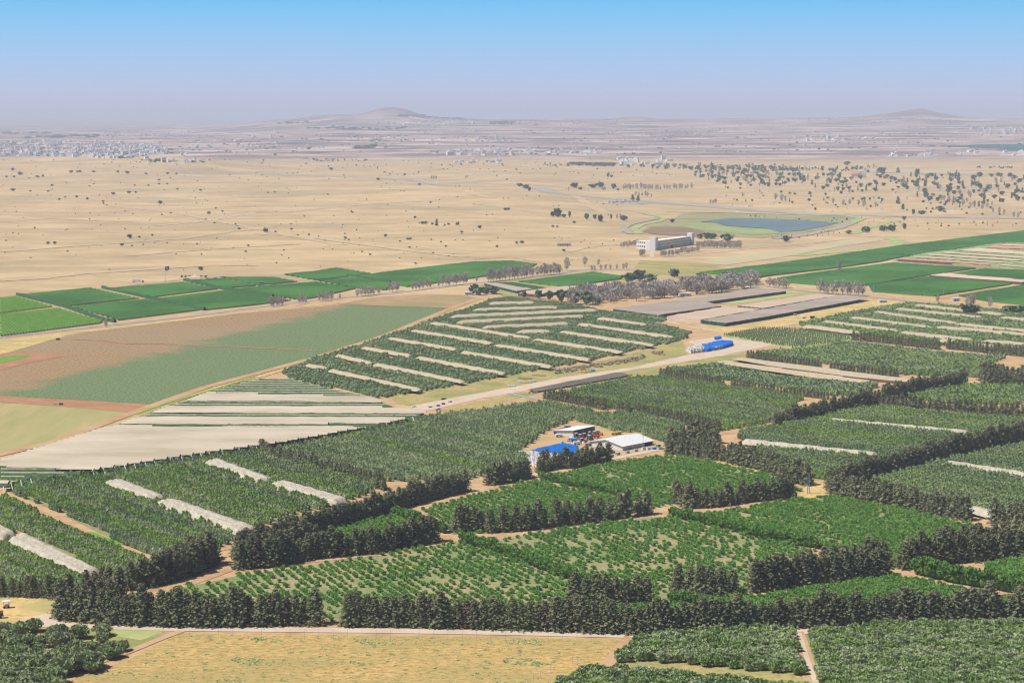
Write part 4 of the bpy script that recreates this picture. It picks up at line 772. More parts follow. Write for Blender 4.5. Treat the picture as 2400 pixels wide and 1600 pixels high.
# ------------------------------------------------------------------ orchards
def wave2(x, y, a, b, ph): return np.sin(x / a + ph) + np.sin(y / b + ph * 2.1) + np.sin((x + y) / (a * 0.63) + ph) * 0.8
PROT = []; SL = {}
for k in ('orchA', 'orchB', 'orchC'):
    for nm, lst in (('n', {'orchA': ORA, 'orchB': ORB, 'orchC': ORC}[k]), ('m', SEGN[k]), ('s', SEG[k])): SL[k + nm] = len(PROT); PROT += lst
STUFF = []; NEAR = []
ROWD = {'A': ((360, 1172), (563, 1243)), 'T': ((784, 831), (865, 849)), 'TT': ((1054, 741), (1396, 726)), 'O8': ((1940, 978), (2270, 1010)), 'NL': ((0, 1100), (150, 1103)), 'O7': ((1925, 753), (2100, 775))}
for k, (poly, kind) in OR.items():
    d = ROWD.get(k) or ROWD.get(k[0]) if k[0] in 'AT' else ROWD['A'] if k[0] == 'B' or k in ('O2', 'O3', 'O4') else ROWD['O8'] if k in ('O5', 'O6', 'O8', 'O8b', 'O9') else ROWD.get(k, ROWD['O7'])
    if k in ('TL', 'TU'): d = ROWD['T']
    ymin = min(p[1] for p in poly); hs = {'T': 0.82, 'O': 1.0, 'A': 1.0, 'B': 1.0, 'N': .8}[k[0]]
    if k[0] in 'AB' or k in ('O2', 'O3', 'O4', 'O8', 'O9'):
        pts, rz = rows(poly, *d, 6.0, 4.3, 0.06, HOLES); nm = 'm'
        if k in ('O2',): pts = pts[rng.rand(len(pts)) < 0.97]
    else: pts, rz = rows(poly, *d, 6.4, 6.5, 0.1, HOLES); nm = 's'
    f = wave2(pts[:, 0], pts[:, 1], 23, 37, len(k) * 1.7 + ord(k[-1]))
    # some whole rows take a lighter or darker leaf colour, so rows read
    nrm = np.array([-math.sin(rz), math.cos(rz)]); row = np.round(pts @ nrm / (6.0 if nm == 'm' else 6.4)); rr = (np.sin(row * 12.9898 + ord(k[0])) * 43758.5) % 1
    for i in range(len(pts)):
        kk = kind
        if rr[i] < 0.22: kk = 'orchA' if kind != 'orchA' else 'orchB'
        elif rr[i] > 0.78: kk = 'orchC'
        s = (0.9 + 0.2 * random.random()) * hs
        STUFF.append((pts[i, 0], pts[i, 1], 0, rz + (math.pi if random.random() < .5 else 0) , s, s * (0.95 if nm == 'm' else 1.0), s * (0.88 + 0.24 * random.random()) * (0.86 if nm == 's' else 1), SL[kk + nm] + random.randrange(3)))
# spiky pale young orchard
pts, rz = rows(line(1692, 786, 1790, 770, 1872, 772, 1990, 779, 1995, 797, 1880, 815, 1820, 810, 1750, 796), (1700, 786), (1790, 771), 4.6, 3.6, .1)
for x, y in pts: STUFF.append((x, y, 0, rz, .22, .34, 0.62, SL['orchAm'] + random.randrange(3)))
patch('weedy_bush_floor', line(1690, 787, 1790, 768, 1875, 771, 1992, 778, 1997, 798, 1880, 817, 1820, 811, 1748, 797), M['verge'], 0.07)
for a in VE: STUFF.append((a[0], a[1], 0, a[3], 0.6, 0.8, 1.1, SL['orchCs'] + a[7]))
NEARL = []
for poly, d, lab in ((line(1440, 1555, 1495, 1502, 1600, 1488, 1850, 1480, 1862, 1500, 1890, 1584, 1600, 1558, 1500, 1548), ((1500, 1520), (1850, 1500)), 'grey green orchard tree in the front block left of the dirt track at lower right'),
                     (line(1250, 1640, 1380, 1575, 1480, 1576, 1700, 1600, 1890, 1622, 1900, 1645), ((1500, 1580), (1850, 1600)), 'grey green orchard tree in the lowest rows at the bottom edge'),
                     (line(1890, 1488, 2100, 1470, 2420, 1464, 2420, 1640, 1932, 1640, 1915, 1570), ((1950, 1540), (2390, 1520)), 'grey green orchard tree in the front block right of the dirt track')):
    pts, rz = rows(poly, *d, 4.5, 2.8, 0.25)
    for x, y in pts: NEARL.append((math.hypot(x, y), x, y, lab))
NEARL.sort(); 
for i, (dist, x, y, lab) in enumerate(NEARL):
    m = wave2(x, y, 7, 13, 1.3); rrw = math.sin(round(y / 4.5) * 3.7) ; kk = 'orchB' if (rrw > 0.55 or m > 1.9) else 'orchA'; s = random.uniform(.88, 1.12); v = random.randrange(3)
    if i < 300 and -0.35 < x / y < 0.27: tag(link('orchard_tree', {'orchA': ORA, 'orchB': ORB}[kk][v], None, (x, y, 0), random.random() * 6.28, (s, s, s * random.uniform(.85, 1.15))), lab, 'fruit tree', lab.replace('tree', 'trees'))
    else: STUFF.append((x, y, 0, random.random() * 6.28, s, s, s * random.uniform(.85, 1.15), SL[kk + 'n'] + v))
print('orchard instances', len(STUFF))
scatter('orchard_trees', PROT, STUFF, 'green and grey green orchard trees planted in close rows across the valley', 'orchard')

# ------------------------------------------------------------------ bright fruit bushes
DROW = ((753, 1313), (812, 1351)); BP_ = []
for k, dens, dd, lab in (('P1', 0.50, DROW, 'the sparse front plot above the long conifer row'), ('P2', 0.52, DROW, 'the thinnest plot with dry gaps right of centre'), ('P3', 0.80, DROW, 'the plot behind the middle conifer clump'), ('P4', 0.74, ((1450, 1100), (1600, 1135)), 'the plot in front of the white barn'),
                    ('P5', 0.78, ((1700, 1215), (1950, 1262)), 'the plot right of the lamp masts'), ('P6', 0.99, ((1800, 1400), (2100, 1420)), 'the dense bright plot behind the front conifers at right'), ('P7', 0.9, DROW, 'the small corner plot'), ('P8', 0.95, DROW, 'the plot at the right edge')):
    pts, rz = rows(PL[k], *dd, 4.6 if dens < .9 else 3.6, 2.5, 0.16)
    f = wave2(pts[:, 0], pts[:, 1], 6, 9, 2.0 + ord(k[1])) / 2.8 * 0.5 + 0.5; keep = rng.rand(len(pts)) < np.clip(dens * 1.25 - (f - 0.5) * 1.0, 0.08, 1)
    for x, y in pts[keep]: BP_.append((math.hypot(x, y), x, y, lab))
BP_.sort(); ST2 = []; c = 0
for d, x, y, lab in BP_:
    s = random.uniform(.58, .98); v = random.randrange(4)
    if c < 300 and abs(x / y) < 0.27 : c += 1; tag(link('fruit_bush', BUSH[v], None, (x, y, 0), random.random() * 6.28, (s, s, s * random.uniform(.8, 1.15))), 'bright green fruit bush in ' + lab, 'fruit bush', 'bright green fruit bushes in ' + lab)
    else: ST2.append((x, y, 0, random.random() * 6.28, s, s, s * random.uniform(.8, 1.15), v))
print('bushes', len(ST2)); scatter('fruit_bushes', BUSH, ST2, 'bright green fruit bushes in the plots farther from the camera', 'fruit bushes')

# ------------------------------------------------------------------ deciduous hedges
def along(pts, sp, jit=0.25):
    W = [P(*p) for p in pts]; out_ = []; rem = 0.0
    for a, b in zip(W[:-1], W[1:]):
        L_ = (b - a).length; s = rem
        while s < L_: out_.append(a.lerp(b, s / L_) + Vector((random.uniform(-1, 1), random.uniform(-1, 1), 0)) * jit * sp); s += sp
        rem = s - L_
    return out_
HD = [(line(1266, 1122, 1340, 1140, 1455, 1164), 3.2, .78, 'behind the plot below the blue crates'), (line(925, 1207, 980, 1228, 1045, 1250), 3.2, 1.0, 'between the two middle conifer clumps'), (line(1085, 1272, 1180, 1300, 1300, 1345, 1395, 1378), 3.2, 1.0, 'running diagonally through the front plots'),
      (line(1580, 1212, 1700, 1240, 1800, 1265, 1915, 1285), 3.0, 1.0, 'right of the conifer row by the lamp mast'), (line(1575, 1412, 1640, 1420, 1700, 1430), 3, 1.0, 'behind the front conifer row, right of centre'), (line(2150, 1345, 2250, 1368, 2420, 1395), 3.4, 1.5, 'tallest one at the right edge')]
for l, sp, s0, lab in HD:
    q = along(l, sp, .12)
    for i, p in enumerate(q):
        s = s0 * random.uniform(.85, 1.15); tag(link('hedge_tree', HED[(i * 3 + int(p.x)) % 4], None, p, random.random() * 6.28, (s, s, s * random.uniform(.9, 1.1))), f'{nth(i + 1)} tree from left, leafy hedge {lab}', 'hedge tree', 'leafy hedge ' + lab)

# ------------------------------------------------------------------ conifer windbreaks
CR = [('the front row along the pale road', line(145, 1449, 283, 1462, 500, 1467, 752, 1462), 1.03, 3.9), ('the long front row right of the gap', line(818, 1465, 1000, 1468, 1200, 1473, 1400, 1481, 1560, 1486, 1700, 1482, 1850, 1470, 2100, 1461, 2420, 1455), 1.0, 3.9),
      ('the clump at the left end of the front row', line(165, 1425, 280, 1420), 1.0, 4.2), ('the clump left of the farm track', line(205, 1393, 285, 1402), .95, 4), ('the block above the front row at left', line(310, 1380, 380, 1366, 440, 1350, 505, 1318), 1.0, 4.4), ('the rear of the block above the front row', line(395, 1345, 450, 1325, 500, 1305), .95, 4.6),
      ('the short row at the left edge', line(8, 1396, 70, 1398, 138, 1400), .62, 3.6), ('the second rank behind the front row', line(1350, 1412, 1430, 1418, 1520, 1415), 1.0, 4.6),
      ('the middle left clump, front rank', line(560, 1332, 640, 1326, 738, 1308, 888, 1294, 1030, 1266), .98, 4.2), ('the middle left clump, rear rank', line(560, 1305, 600, 1285, 680, 1268, 770, 1240, 850, 1217, 914, 1197, 1000, 1172, 1095, 1149), .85, 4.1), ('the middle left clump, inner rank', line(570, 1318, 640, 1300, 700, 1288, 745, 1278), .95, 5),
      ('the row below the big net canopy', line(610, 1060, 635, 1074, 700, 1092, 740, 1100), .62, 3.3), ('the row dividing two left orchards', line(755, 1108, 800, 1118, 880, 1140, 905, 1150), .62, 3.5),
      ('the clump left of the crate yard', line(1143, 1136, 1190, 1130, 1243, 1117), .88, 4.2), ('the row in front of the blue crates', line(1270, 1100, 1340, 1096, 1400, 1088, 1430, 1080), .82, 4), ('the row in front of the blue crates, left rank', line(1262, 1108, 1300, 1100), .6, 4),
      ('the centre row above the sparse plot', line(1078, 1246, 1110, 1244, 1140, 1243), .9, 4), ('the well spaced centre row', line(1150, 1247, 1222, 1243, 1290, 1233, 1345, 1227, 1380, 1223, 1440, 1215, 1480, 1210, 1520, 1204), .95, 6.6),
      ('the row in front of the barn plot', line(1582, 1176, 1618, 1190, 1672, 1188, 1753, 1175, 1800, 1171, 1864, 1165), .85, 4.6), ('the diagonal mass right of the barn', line(1568, 1062, 1620, 1070, 1700, 1081, 1800, 1105, 1850, 1126, 1893, 1138), .88, 4.0), ('the rear rank of the mass right of the barn', line(1570, 1050, 1620, 1052, 1680, 1060), .95, 4.2),
      ('the top of the mass right of the barn', line(1620, 1030, 1650, 1033, 1680, 1040), .9, 4.5), ('the thin row left of the wide dirt road', line(1278, 934, 1340, 945, 1418, 960), .56, 3.4), ('the short gap row beside the thin row', line(1450, 964, 1480, 968), .6, 3.4), ('the long thin row behind the crate yard', line(1492, 972, 1560, 986, 1620, 997, 1690, 1010), .62, 3.6),
      ('the thin row below the blue crate stack', line(1548, 880, 1620, 890, 1700, 904), .48, 3.3), ('the low row continuing right', line(1715, 907, 1800, 919, 1940, 936), .42, 3.2), ('the short row right of the crate stack', line(1754, 838, 1800, 845, 1925, 863), .48, 3.4), ('the row behind the brown strips', line(1948, 867, 2030, 876, 2108, 883), .5, 3.4),
      ('the upper right row', line(2002, 797, 2100, 807, 2203, 820), .62, 3.8), ('the row at the upper right edge', line(2224, 818, 2310, 827, 2420, 838), .64, 3.8), ('the big clump at the right edge', line(2305, 892, 2350, 895, 2420, 900), 1.0, 4), ('the big clump at the right edge, front rank', line(2308, 902, 2360, 905, 2420, 907), .85, 4),
      ('the rear diagonal row at right', line(1818, 1000, 1880, 992, 1935, 976), .85, 4), ('the rear diagonal row, middle part', line(1948, 974, 2005, 958, 2060, 947), .85, 4), ('the rear diagonal row, upper part', line(2070, 940, 2150, 922, 2265, 904), .88, 4.0), ('the level row crossing to the right edge', line(2070, 958, 2170, 968, 2280, 974, 2420, 980), .76, 3.7),
      ('the long diagonal row at right', line(1940, 1146, 1990, 1134, 2050, 1116, 2119, 1098, 2231, 1069, 2336, 1044, 2420, 1022), .88, 3.8), ('the row descending from the diagonal row', line(1950, 1157, 2000, 1168, 2090, 1184, 2180, 1204, 2277, 1221), .88, 3.9),
      ('the clump at the right edge behind the tall hedge', line(2332, 1225, 2420, 1238), .9, 4), ('the right row in front of the striped green plot', line(2120, 1333, 2160, 1324, 2230, 1318, 2305, 1312, 2420, 1299), 1.0, 4.1), ('the right row, rear rank', line(2200, 1300, 2300, 1292, 2420, 1280), .95, 4.6),
      ('the dark block right of the dry plot', line(1768, 1385, 1850, 1373, 1930, 1363, 2000, 1356, 2086, 1344), 1.0, 3.9), ('the dark block right of the dry plot, rear rank', line(1930, 1345, 2000, 1335, 2080, 1325), 1.0, 4.4), ('the loose group below the dry plot', line(1590, 1385, 1640, 1392, 1690, 1396, 1735, 1394), .95, 5.2)]
CI = []
for ri, (desc, l, s0, sp) in enumerate(CR):
    q = sorted(along(l, sp, .14), key=lambda p: p.x / p.y)
    for i, p in enumerate(q): CI.append((p.length, p, s0, desc, i, len(q)))
CI.sort(key=lambda t: t[0]); print('conifers', len(CI)); ST3 = []
for n, (d, p, s0, desc, i, tot) in enumerate(CI):
    big = random.random(); s = s0 * (random.uniform(.80, 1.02) if big < .75 else random.uniform(1.0, 1.14)); r = random.random() * 6.28; v = random.randrange(7); sc3 = (s * random.uniform(.95, 1.22), s * random.uniform(.95, 1.22), s)
    if n < 300:
        lab = f"dark conifer {nth(i + 1)} from left in {desc}"
        if d < 1150:
            e = tag(link('conifer_tree', None, None, (p.x, p.y, 0), r, sc3), lab, 'conifer', 'dark conifers in ' + desc)
            slim = random.random() < .035; br = random.random() < .03
            c = link('crown', SLIM if slim else CONB if br else CON[v], e); link('trunk', CONT, e)
            if br: c['label'] = 'browning crown'
        else: tag(link('conifer_tree', CONS[v % 5], None, (p.x, p.y, 0), r, sc3), lab, 'conifer', 'dark conifers in ' + desc)
    else: ST3.append((p.x, p.y, 0, r, *sc3, v % 5))
scatter('conifer_trees', CONS, ST3, 'dark conifers of the windbreak rows farther from the camera', 'conifers')

# ------------------------------------------------------------------ thicket at lower left
tk = [(20, 1500), (50, 1478), (80, 1470), (45, 1530), (100, 1505), (130, 1480), (160, 1500), (25, 1560), (70, 1560), (110, 1545), (145, 1530), (185, 1485), (190, 1530), (215, 1515), (20, 1600), (60, 1600), (105, 1590), (150, 1570), (190, 1560), (240, 1495), (238, 1480), (245, 1530), (275, 1530), (220, 1555), (205, 1545), (10, 1530), (5, 1480), (82, 1458), (285, 1515), (30, 1625), (260, 1512), (80, 1625), (0, 1580), (130, 1610), (35, 1515)]
q_ = np.array(line(0, 1475, 60, 1470, 140, 1476, 230, 1482, 280, 1510, 270, 1540, 180, 1580, 60, 1620, 0, 1630), float)
while len(tk) < 75:
    x, y = random.uniform(0, 290), random.uniform(1470, 1630)
    if inside(q_, np.array([x]), np.array([y]))[0]: tk.append((round(x, 1), round(y, 1)))
TKX = sorted(tk)
for i, (x, y) in enumerate(tk):
    s = (0.36 if (x, y) == (82, 1458) else random.uniform(.8, 1.3) if y < 1560 else random.uniform(1.1, 1.5)); p = P(x, y + 10)
    tag(link('thicket_shrub', THK[i % 4], None, p, random.random() * 6.28, (s, s, s * random.uniform(.85, 1.1))), f'large rounded shrub in the lower left thicket, {nth(TKX.index((x, y)) + 1)} counted from the left' if s > .5 else 'small round shrub alone on the gravel apron at lower left', 'shrub', 'shrubs of the lower left thicket' if s > .5 else None)

# ------------------------------------------------------------------ bare grey roadside trees
bt = []
def clump(x0, x1, y0, y1, n, h, lab):
    for i in range(n):
        t = (i + random.random() * .6) / max(n, 1); bt.append((x0 + (x1 - x0) * t, y0 + (y1 - y0) * t + random.uniform(-1, 1), h * random.uniform(.8, 1.12), lab))
clump(632, 668, 719, 715, 5, 25, 'in the first roadside clump from the left'); clump(700, 722, 712, 709, 3, 21, 'in the second roadside clump from the left'); clump(748, 782, 706, 703, 5, 22, 'in the third roadside clump from the left'); clump(796, 799, 700, 700, 1, 15, 'standing alone between roadside clumps')
clump(835, 892, 696, 689, 7, 23, 'in the fourth roadside clump from the left'); clump(912, 938, 685, 682, 4, 22, 'in the fifth roadside clump from the left'); clump(963, 1015, 681, 674, 6, 23, 'in the sixth roadside clump from the left'); clump(1028, 1031, 672, 672, 1, 17, 'standing alone left of the tall roadside clump')
clump(1037, 1100, 671, 664, 8, 26, 'in the seventh roadside clump from the left'); clump(1117, 1118, 662, 662, 1, 14, 'standing alone right of the seventh clump'); clump(1142, 1240, 661, 650, 14, 30, 'in the long clump behind the dark pines'); clump(1240, 1318, 649, 641, 10, 27, 'in the long clump right of the dark pines')
clump(1327, 1330, 634, 634, 1, 31, 'standing tall at the end of the roadside row'); clump(1370, 1372, 623, 623, 1, 21, 'standing alone on the plain, left of two'); clump(1402, 1404, 622, 622, 1, 17, 'standing alone on the plain, right of two'); clump(1380, 1480, 636, 630, 8, 14, 'thin, beside the road bend')
clump(248, 250, 767, 767, 1, 24, 'standing alone on the left beside the asphalt road'); clump(1803, 1850, 671, 676, 5, 20, 'in the loose group right of the grey grove'); clump(1918, 2032, 688, 694, 11, 33, 'in the clump behind the grey net house'); clump(1966, 1968, 638, 638, 1, 25, 'standing alone inside the bright vineyard')
clump(2197, 2199, 710, 710, 1, 19, 'standing alone at the right roadside'); clump(2320, 2322, 722, 722, 1, 27, 'slender, right of the big round roadside tree'); clump(2262, 2290, 716, 716, 3, 28, 'rising behind the big round roadside tree')
for i in range(230):
    t = random.random(); u = random.random(); x = 1335 + 440 * t; y = 714 - 42 * t * (0.5 + .5 * t) - u * (24 - 6 * t) + 2
    if 1590 < x < 1625 and u < .5: continue
    bt.append((x, y, random.uniform(22, 30), 'in the dense grey grove left of the grey net house'))
for x0, x1, y0, y1, n, h in ((1455, 1500, 581, 574, 12, 13), (1500, 1512, 602, 598, 4, 17), (1548, 1640, 602, 590, 22, 15), (1632, 1740, 582, 582, 22, 18)):
    clump(x0, x1, y0, y1, n, h, 'around the long ruined building')
for x0, x1, y0, y1, n, h in ((1460, 1495, 444, 444, 6, 13), (1502, 1550, 444, 446, 9, 14), (1555, 1625, 445, 443, 10, 13), (1490, 1530, 460, 462, 6, 12), (1665, 1680, 477, 477, 4, 11), (1330, 1335, 447, 447, 1, 8), (1010, 1025, 421, 421, 3, 9), (1090, 1093, 419, 419, 1, 9), (1410, 1420, 447, 447, 3, 10), (1440, 1470, 512, 514, 3, 12), (1815, 1850, 470, 475, 3, 16), (2180, 2420, 465, 520, 14, 16), (1950, 2060, 478, 488, 6, 15)):
    clump(x0, x1, y0, y1, n, h, 'among the ruins on the far plain')
bt = [b + (P(b[0], b[1]),) for b in bt]; bt.sort(key=lambda b: -b[2]); ST9 = []
for k, (x, y, hp, lab, p) in enumerate(bt):
    s = hp / ppm(p.y) / 9.0; wf = 1.7 if 'grove' in lab else 1.0
    if k >= 295: ST9.append((p.x, p.y, p.z, random.random() * 6.28, s * wf, s * wf, s, k % 5)); continue
    tag(link('bare_tree', BAR[k % 5], None, p, random.random() * 6.28, (s * wf, s * wf, s)), 'bare grey tree ' + lab, 'bare tree', 'bare grey trees ' + lab)
scatter('bare_trees', BAR, ST9, 'smallest bare grey trees on the plain and in the grove', 'bare trees')
# ------------------------------------------------------------------ dark broad trees named one by one
def single(x, y, wpx, hpx, m, name, lab, cat, base=(8.0, 7.0), group=None):
    p = P(x, y); k = ppm(p.y); return tag(link(name, m, None, p, random.random() * 6.28, (wpx / k / base[0], wpx / k / base[0], hpx / k / base[1])), lab, cat, group)
for x, y, a, h in ((1105, 690, 20, 16), (1122, 692, 24, 20), (1140, 690, 22, 18), (1158, 689, 26, 18), (1113, 680, 22, 14)): single(x, y, a, h, FTR[(x // 3) % 4], 'pine_tree', 'dark pine in the clump above the diagonal track', 'pine', group='dark pines above the track')
for x, y, a, h in ((1228, 698, 12, 16), (1262, 700, 16, 22), (1287, 702, 20, 20), (1315, 708, 26, 28), (1345, 713, 30, 28), (1375, 714, 32, 30), (1400, 716, 20, 18), (1475, 662, 34, 22), (1500, 658, 34, 24), (1525, 662, 30, 20), (1450, 672, 20, 12), (1580, 650, 26, 20), (1640, 652, 24, 12), (1700, 650, 30, 12)): single(x, y, a, h, FTR[x % 4], 'grove_tree', 'dark evergreen at the edge of the grey grove', 'tree', group='evergreens of the grey grove')
single(2275, 737, 52, 26, FTR[0], 'roadside_tree', 'big round dark green tree beside the road at upper right', 'tree'); 
for x in (2365, 2385, 2405): single(x, 737 , 30, 22, FTR[2], 'roadside_tree', 'dark bushy tree at the right edge beside the road', 'tree', group='dark trees at the right edge of the road')
for x, w_, h in ((1640, 10, 12), (1656, 14, 14), (1668, 14, 13), (1705, 18, 18)): single(x, 560 if x < 1690 else 566, w_ * 1.6, h, FTR[x % 4], 'umbrella_pine', 'umbrella pine behind the long ruined building', 'pine', group='umbrella pines')
PT = ((1296, 508, 12, 12), (1308, 509, 24, 20), (1322, 510, 10, 9), (1335, 510, 8, 14), (1375, 515, 14, 14), (1394, 514, 10, 12), (1408, 520, 16, 16), (1432, 515, 5, 13), (1462, 517, 16, 12), (1348, 440, 22, 11), (1360, 445, 12, 7), (1390, 440, 24, 9), (1407, 439, 22, 11), (1438, 443, 12, 13), (1448, 447, 8, 5), (1218, 437, 14, 8), (1232, 443, 18, 10), (1240, 448, 10, 9), (1425, 416, 7, 11), (1433, 416, 8, 6), (1575, 522, 12, 9), (1843, 566, 26, 13), (1989, 549, 14, 10), (2030, 545, 20, 15), (2070, 542, 20, 14), (2092, 542, 24, 14), (2120, 538, 10, 15), (2119, 516, 12, 9), (2140, 503, 10, 12), (2160, 502, 22, 8), (2205, 495, 20, 12), (1985, 388, 16, 10), (2068, 405, 24, 12), (2377, 420, 16, 10))
PTX = sorted((q[0], q[1]) for q in PT)
for x, y, a, h in PT:
    single(x, y, a * .95, h, FTR[x % 4], 'plain_tree', f'dark green tree clump on the plain, {nth(PTX.index((x, y)) + 1)} counted from the left', 'tree', group='dark trees on the plain near the lake')
for x, y, h in ((1023, 529, 16), (1483, 469, 14), (1495, 471, 13), (2105, 405, 12), (2147, 408, 12), (2152, 408, 12), (2105, 478, 18), (2116, 490, 12), (2168, 462, 12)): single(x, y, 8, h, FCY[x % 2], 'cypress_tree', f'slender dark cypress on the far plain', 'cypress', base=(4.4, 13), group='cypresses on the far plain')
# town of ruins with its trees
ft = []
def fill(poly, n, wlo, whi, lab):
    q = np.array(poly, float); x0, y0 = q.min(0); x1, y1 = q.max(0); c = 0
    while c < n:
        x = random.uniform(x0, x1); y = random.uniform(y0, y1)
        if inside(q, np.array([x]), np.array([y]))[0]: c += 1; ft.append((x, y, random.uniform(wlo, whi), lab))
fill(line(1270, 384, 1440, 388, 1440, 392, 1270, 390), 44, 3.4, 5.9, 'in the low line at the left end of the ruined town'); fill(line(1460, 390, 1720, 388, 1800, 393, 1990, 396, 2060, 394, 1990, 402, 1700, 400, 1480, 396), 162, 5.1, 9.6, 'along the rear edge of the ruined town')
fill(line(1600, 396, 1860, 398, 1900, 425, 1800, 440, 1690, 432, 1610, 408), 141, 6.8, 12.5, 'in the left half of the ruined town'); fill(line(1860, 400, 2060, 404, 2130, 430, 2110, 450, 1960, 455, 1850, 425), 81, 6.8, 12.5, 'around the red roofed building')
fill(line(2080, 415, 2240, 410, 2420, 415, 2420, 480, 2330, 490, 2200, 480, 2130, 455), 151, 7.6, 14.0, 'in the right half of the ruined town'); fill(line(1700, 440, 1960, 455, 2420, 485, 2420, 508, 1900, 495, 1700, 470), 90, 4.2, 8.1, 'scattered below the ruined town')
fill(line(1660, 505, 2000, 510, 2420, 520, 2420, 535, 2150, 540, 2000, 555, 1700, 565, 1990, 530), 81, 2.5, 5.9, 'around the stony lake bank'); fill(line(2280, 392, 2380, 392, 2380, 396, 2280, 396), 28, 3.4, 5.2, 'in the far row beyond the ruined town'); fill(line(700, 372, 860, 374, 860, 380, 700, 378), 49, 2.5, 5.2, 'in the far row beyond the patrol road')
ft = [f + (P(f[0], f[1]),) for f in ft]; ft.sort(key=lambda f: f[4].y)
PR2 = FTR + FCY + BAR; ST4 = []
for i, (x, y, wp, lab, p) in enumerate(ft):
    k = ppm(p.y); v = random.choice([0, 1, 2, 3, 0, 1, 2, 3, 4, 5, 6, 7, 8]); s = wp / k / (9 if v < 4 else 11 if v < 6 else 8); z = s * random.uniform(.8, 1.1)
    if i < 290: tag(link('far_tree', PR2[v], None, p, random.random() * 6.28, (s, s, z)), ('dark green' if v < 6 else 'grey leafless') + ' tree ' + lab, 'tree', 'trees ' + lab)
    else: ST4.append((p.x, p.y, p.z, random.random() * 6.28, s, s, z, v))
if ST4: scatter('far_trees', PR2, ST4, 'dark and grey trees of the ruined town farthest from the camera', 'trees')
# ------------------------------------------------------------------ shrubs of the dry plain
T5 = [(115,700,18),(180,738,24),(130,765,13),(60,765,13),(345,765,16),(395,757,14),(655,720,17),(710,718,12),(735,718,16),(857,718,12),(1085,720,14),(1170,727,20),(1343,738,13),(1540,735,15),(1620,738,13),(1460,795,14),(478,842,13),(440,897,13),(280,895,11),(120,888,20),(1040,922,18),(1187,910,18),(1247,908,13),(705,948,15),(800,968,15),(545,972,13),(600,950,9),(950,990,12),(950,1008,10),(1470,1005,22),(1845,888,13),(1632,877,11),(1460,830,11),(1535,830,11),(1365,845,11),(1240,843,10),(860,830,9),(822,850,9),(1920,1098,18),(2043,1082,12),(1983,1053,9),(1572,1097,12),(1488,1112,10),(1890,1153,9),(1968,1187,11),(2165,1200,11),(2198,1243,14),(1195,1318,26),(1280,1318,12),(1400,1300,12),(440,1375,17),(505,1373,17),(320,1235,11),(1120,1390,17),(1212,1397,11),(1315,1387,10),(1535,1370,8),(1812,1382,10),(2283,1395,13),(2258,1450,12),(1850,1475,9),(620,1447,10),(55,1350,9),(120,1280,9)]
T6 = [(1125,790,18),(1365,745,14),(690,695,18),(110,910,10),(170,903,9),(660,925,9),(885,1090,12),(1460,1138,14),(1530,1190,18),(1555,1188,18),(1770,1200,14),(1735,1205,10),(1850,1200,20),(1620,1197,14),(1890,1272,14),(2057,1230,20),(1188,1307,18),(822,1325,15),(852,1342,10),(1395,1336,15),(1418,1335,14),(1322,1357,11),(85,1262,26),(180,1270,11),(320,1197,10),(325,1245,12),(485,1297,12),(385,1300,9),(815,1287,10),(1610,1340,10),(1700,1363,10),(1745,1403,13),(1410,1412,12),(1047,1480,13),(975,1452,10),(1627,1463,10),(1773,1492,8),(2215,1403,13),(1320,1510,8),(1520,1507,7),(255,1437,10),(300,1510,8),(190,1555,10),(2290,1064,18),(2320,1062,18),(1605,1000,12),(1468,1560,12),(2305,788,10),(1500,1187,8)]
sh = [(x / 3.92, 220 + y / 3.92, r / 3.92) for x, y, r in T5] + [(600 + x / 3.92, 220 + y / 3.92, r / 3.92) for x, y, r in T6] + [(1346, 522, 4), (1295, 531, 4), (1306, 532, 3), (1211, 570, 4), (1223, 569, 5), (1321, 588, 4), (1935, 775, 5), (1610, 792, 5), (1285, 831, 4), (470, 631, 6), (1460, 553, 0)]
while len(sh) < 520:
    x = random.uniform(0, 1450); y = 375 + 265 * random.random() ** 1.5
    if x > 1100 and y < 430 and random.random() < .3: continue
    if y > 600 and x < 1300 and random.random() < .7: continue
    sh.append((x, y, random.uniform(.7, 1.9)))
for _ in range(110): sh.append((random.uniform(600, 1900), random.uniform(383, 412), random.uniform(.9, 2.3)))
ST5 = []; S_ = []
for x, y, r in sh:
    if r <= 0: continue
    p = P(x, y + r * .3); S_.append((r, x, y, p))
S_.sort(key=lambda t: -t[0])
for i, (r, x, y, p) in enumerate(S_):
    s = r / ppm(p.y) / 1.15; v = i % 4; lab = ('large' if r > 4 else 'mid-sized' if r > 2.4 else 'small') + ' dark round shrub on the dry plain ' + ('above the flagpole' if 300 < x < 560 and y > 500 else 'near the horizon' if y < 420 else 'at left' if x < 500 else 'in the centre' if x < 1150 else 'near the lake side')
    if i < 300: tag(link('plain_shrub', SHR[v], None, p, random.random() * 6.28, (s, s, s * .95)), lab, 'shrub', lab.replace('shrub', 'shrubs'))
    else: ST5.append((p.x, p.y, p.z, random.random() * 6.28, s, s, s, v))
scatter('plain_shrubs', SHR, ST5, 'smallest dark shrubs dotted over the dry plain', 'shrubs')
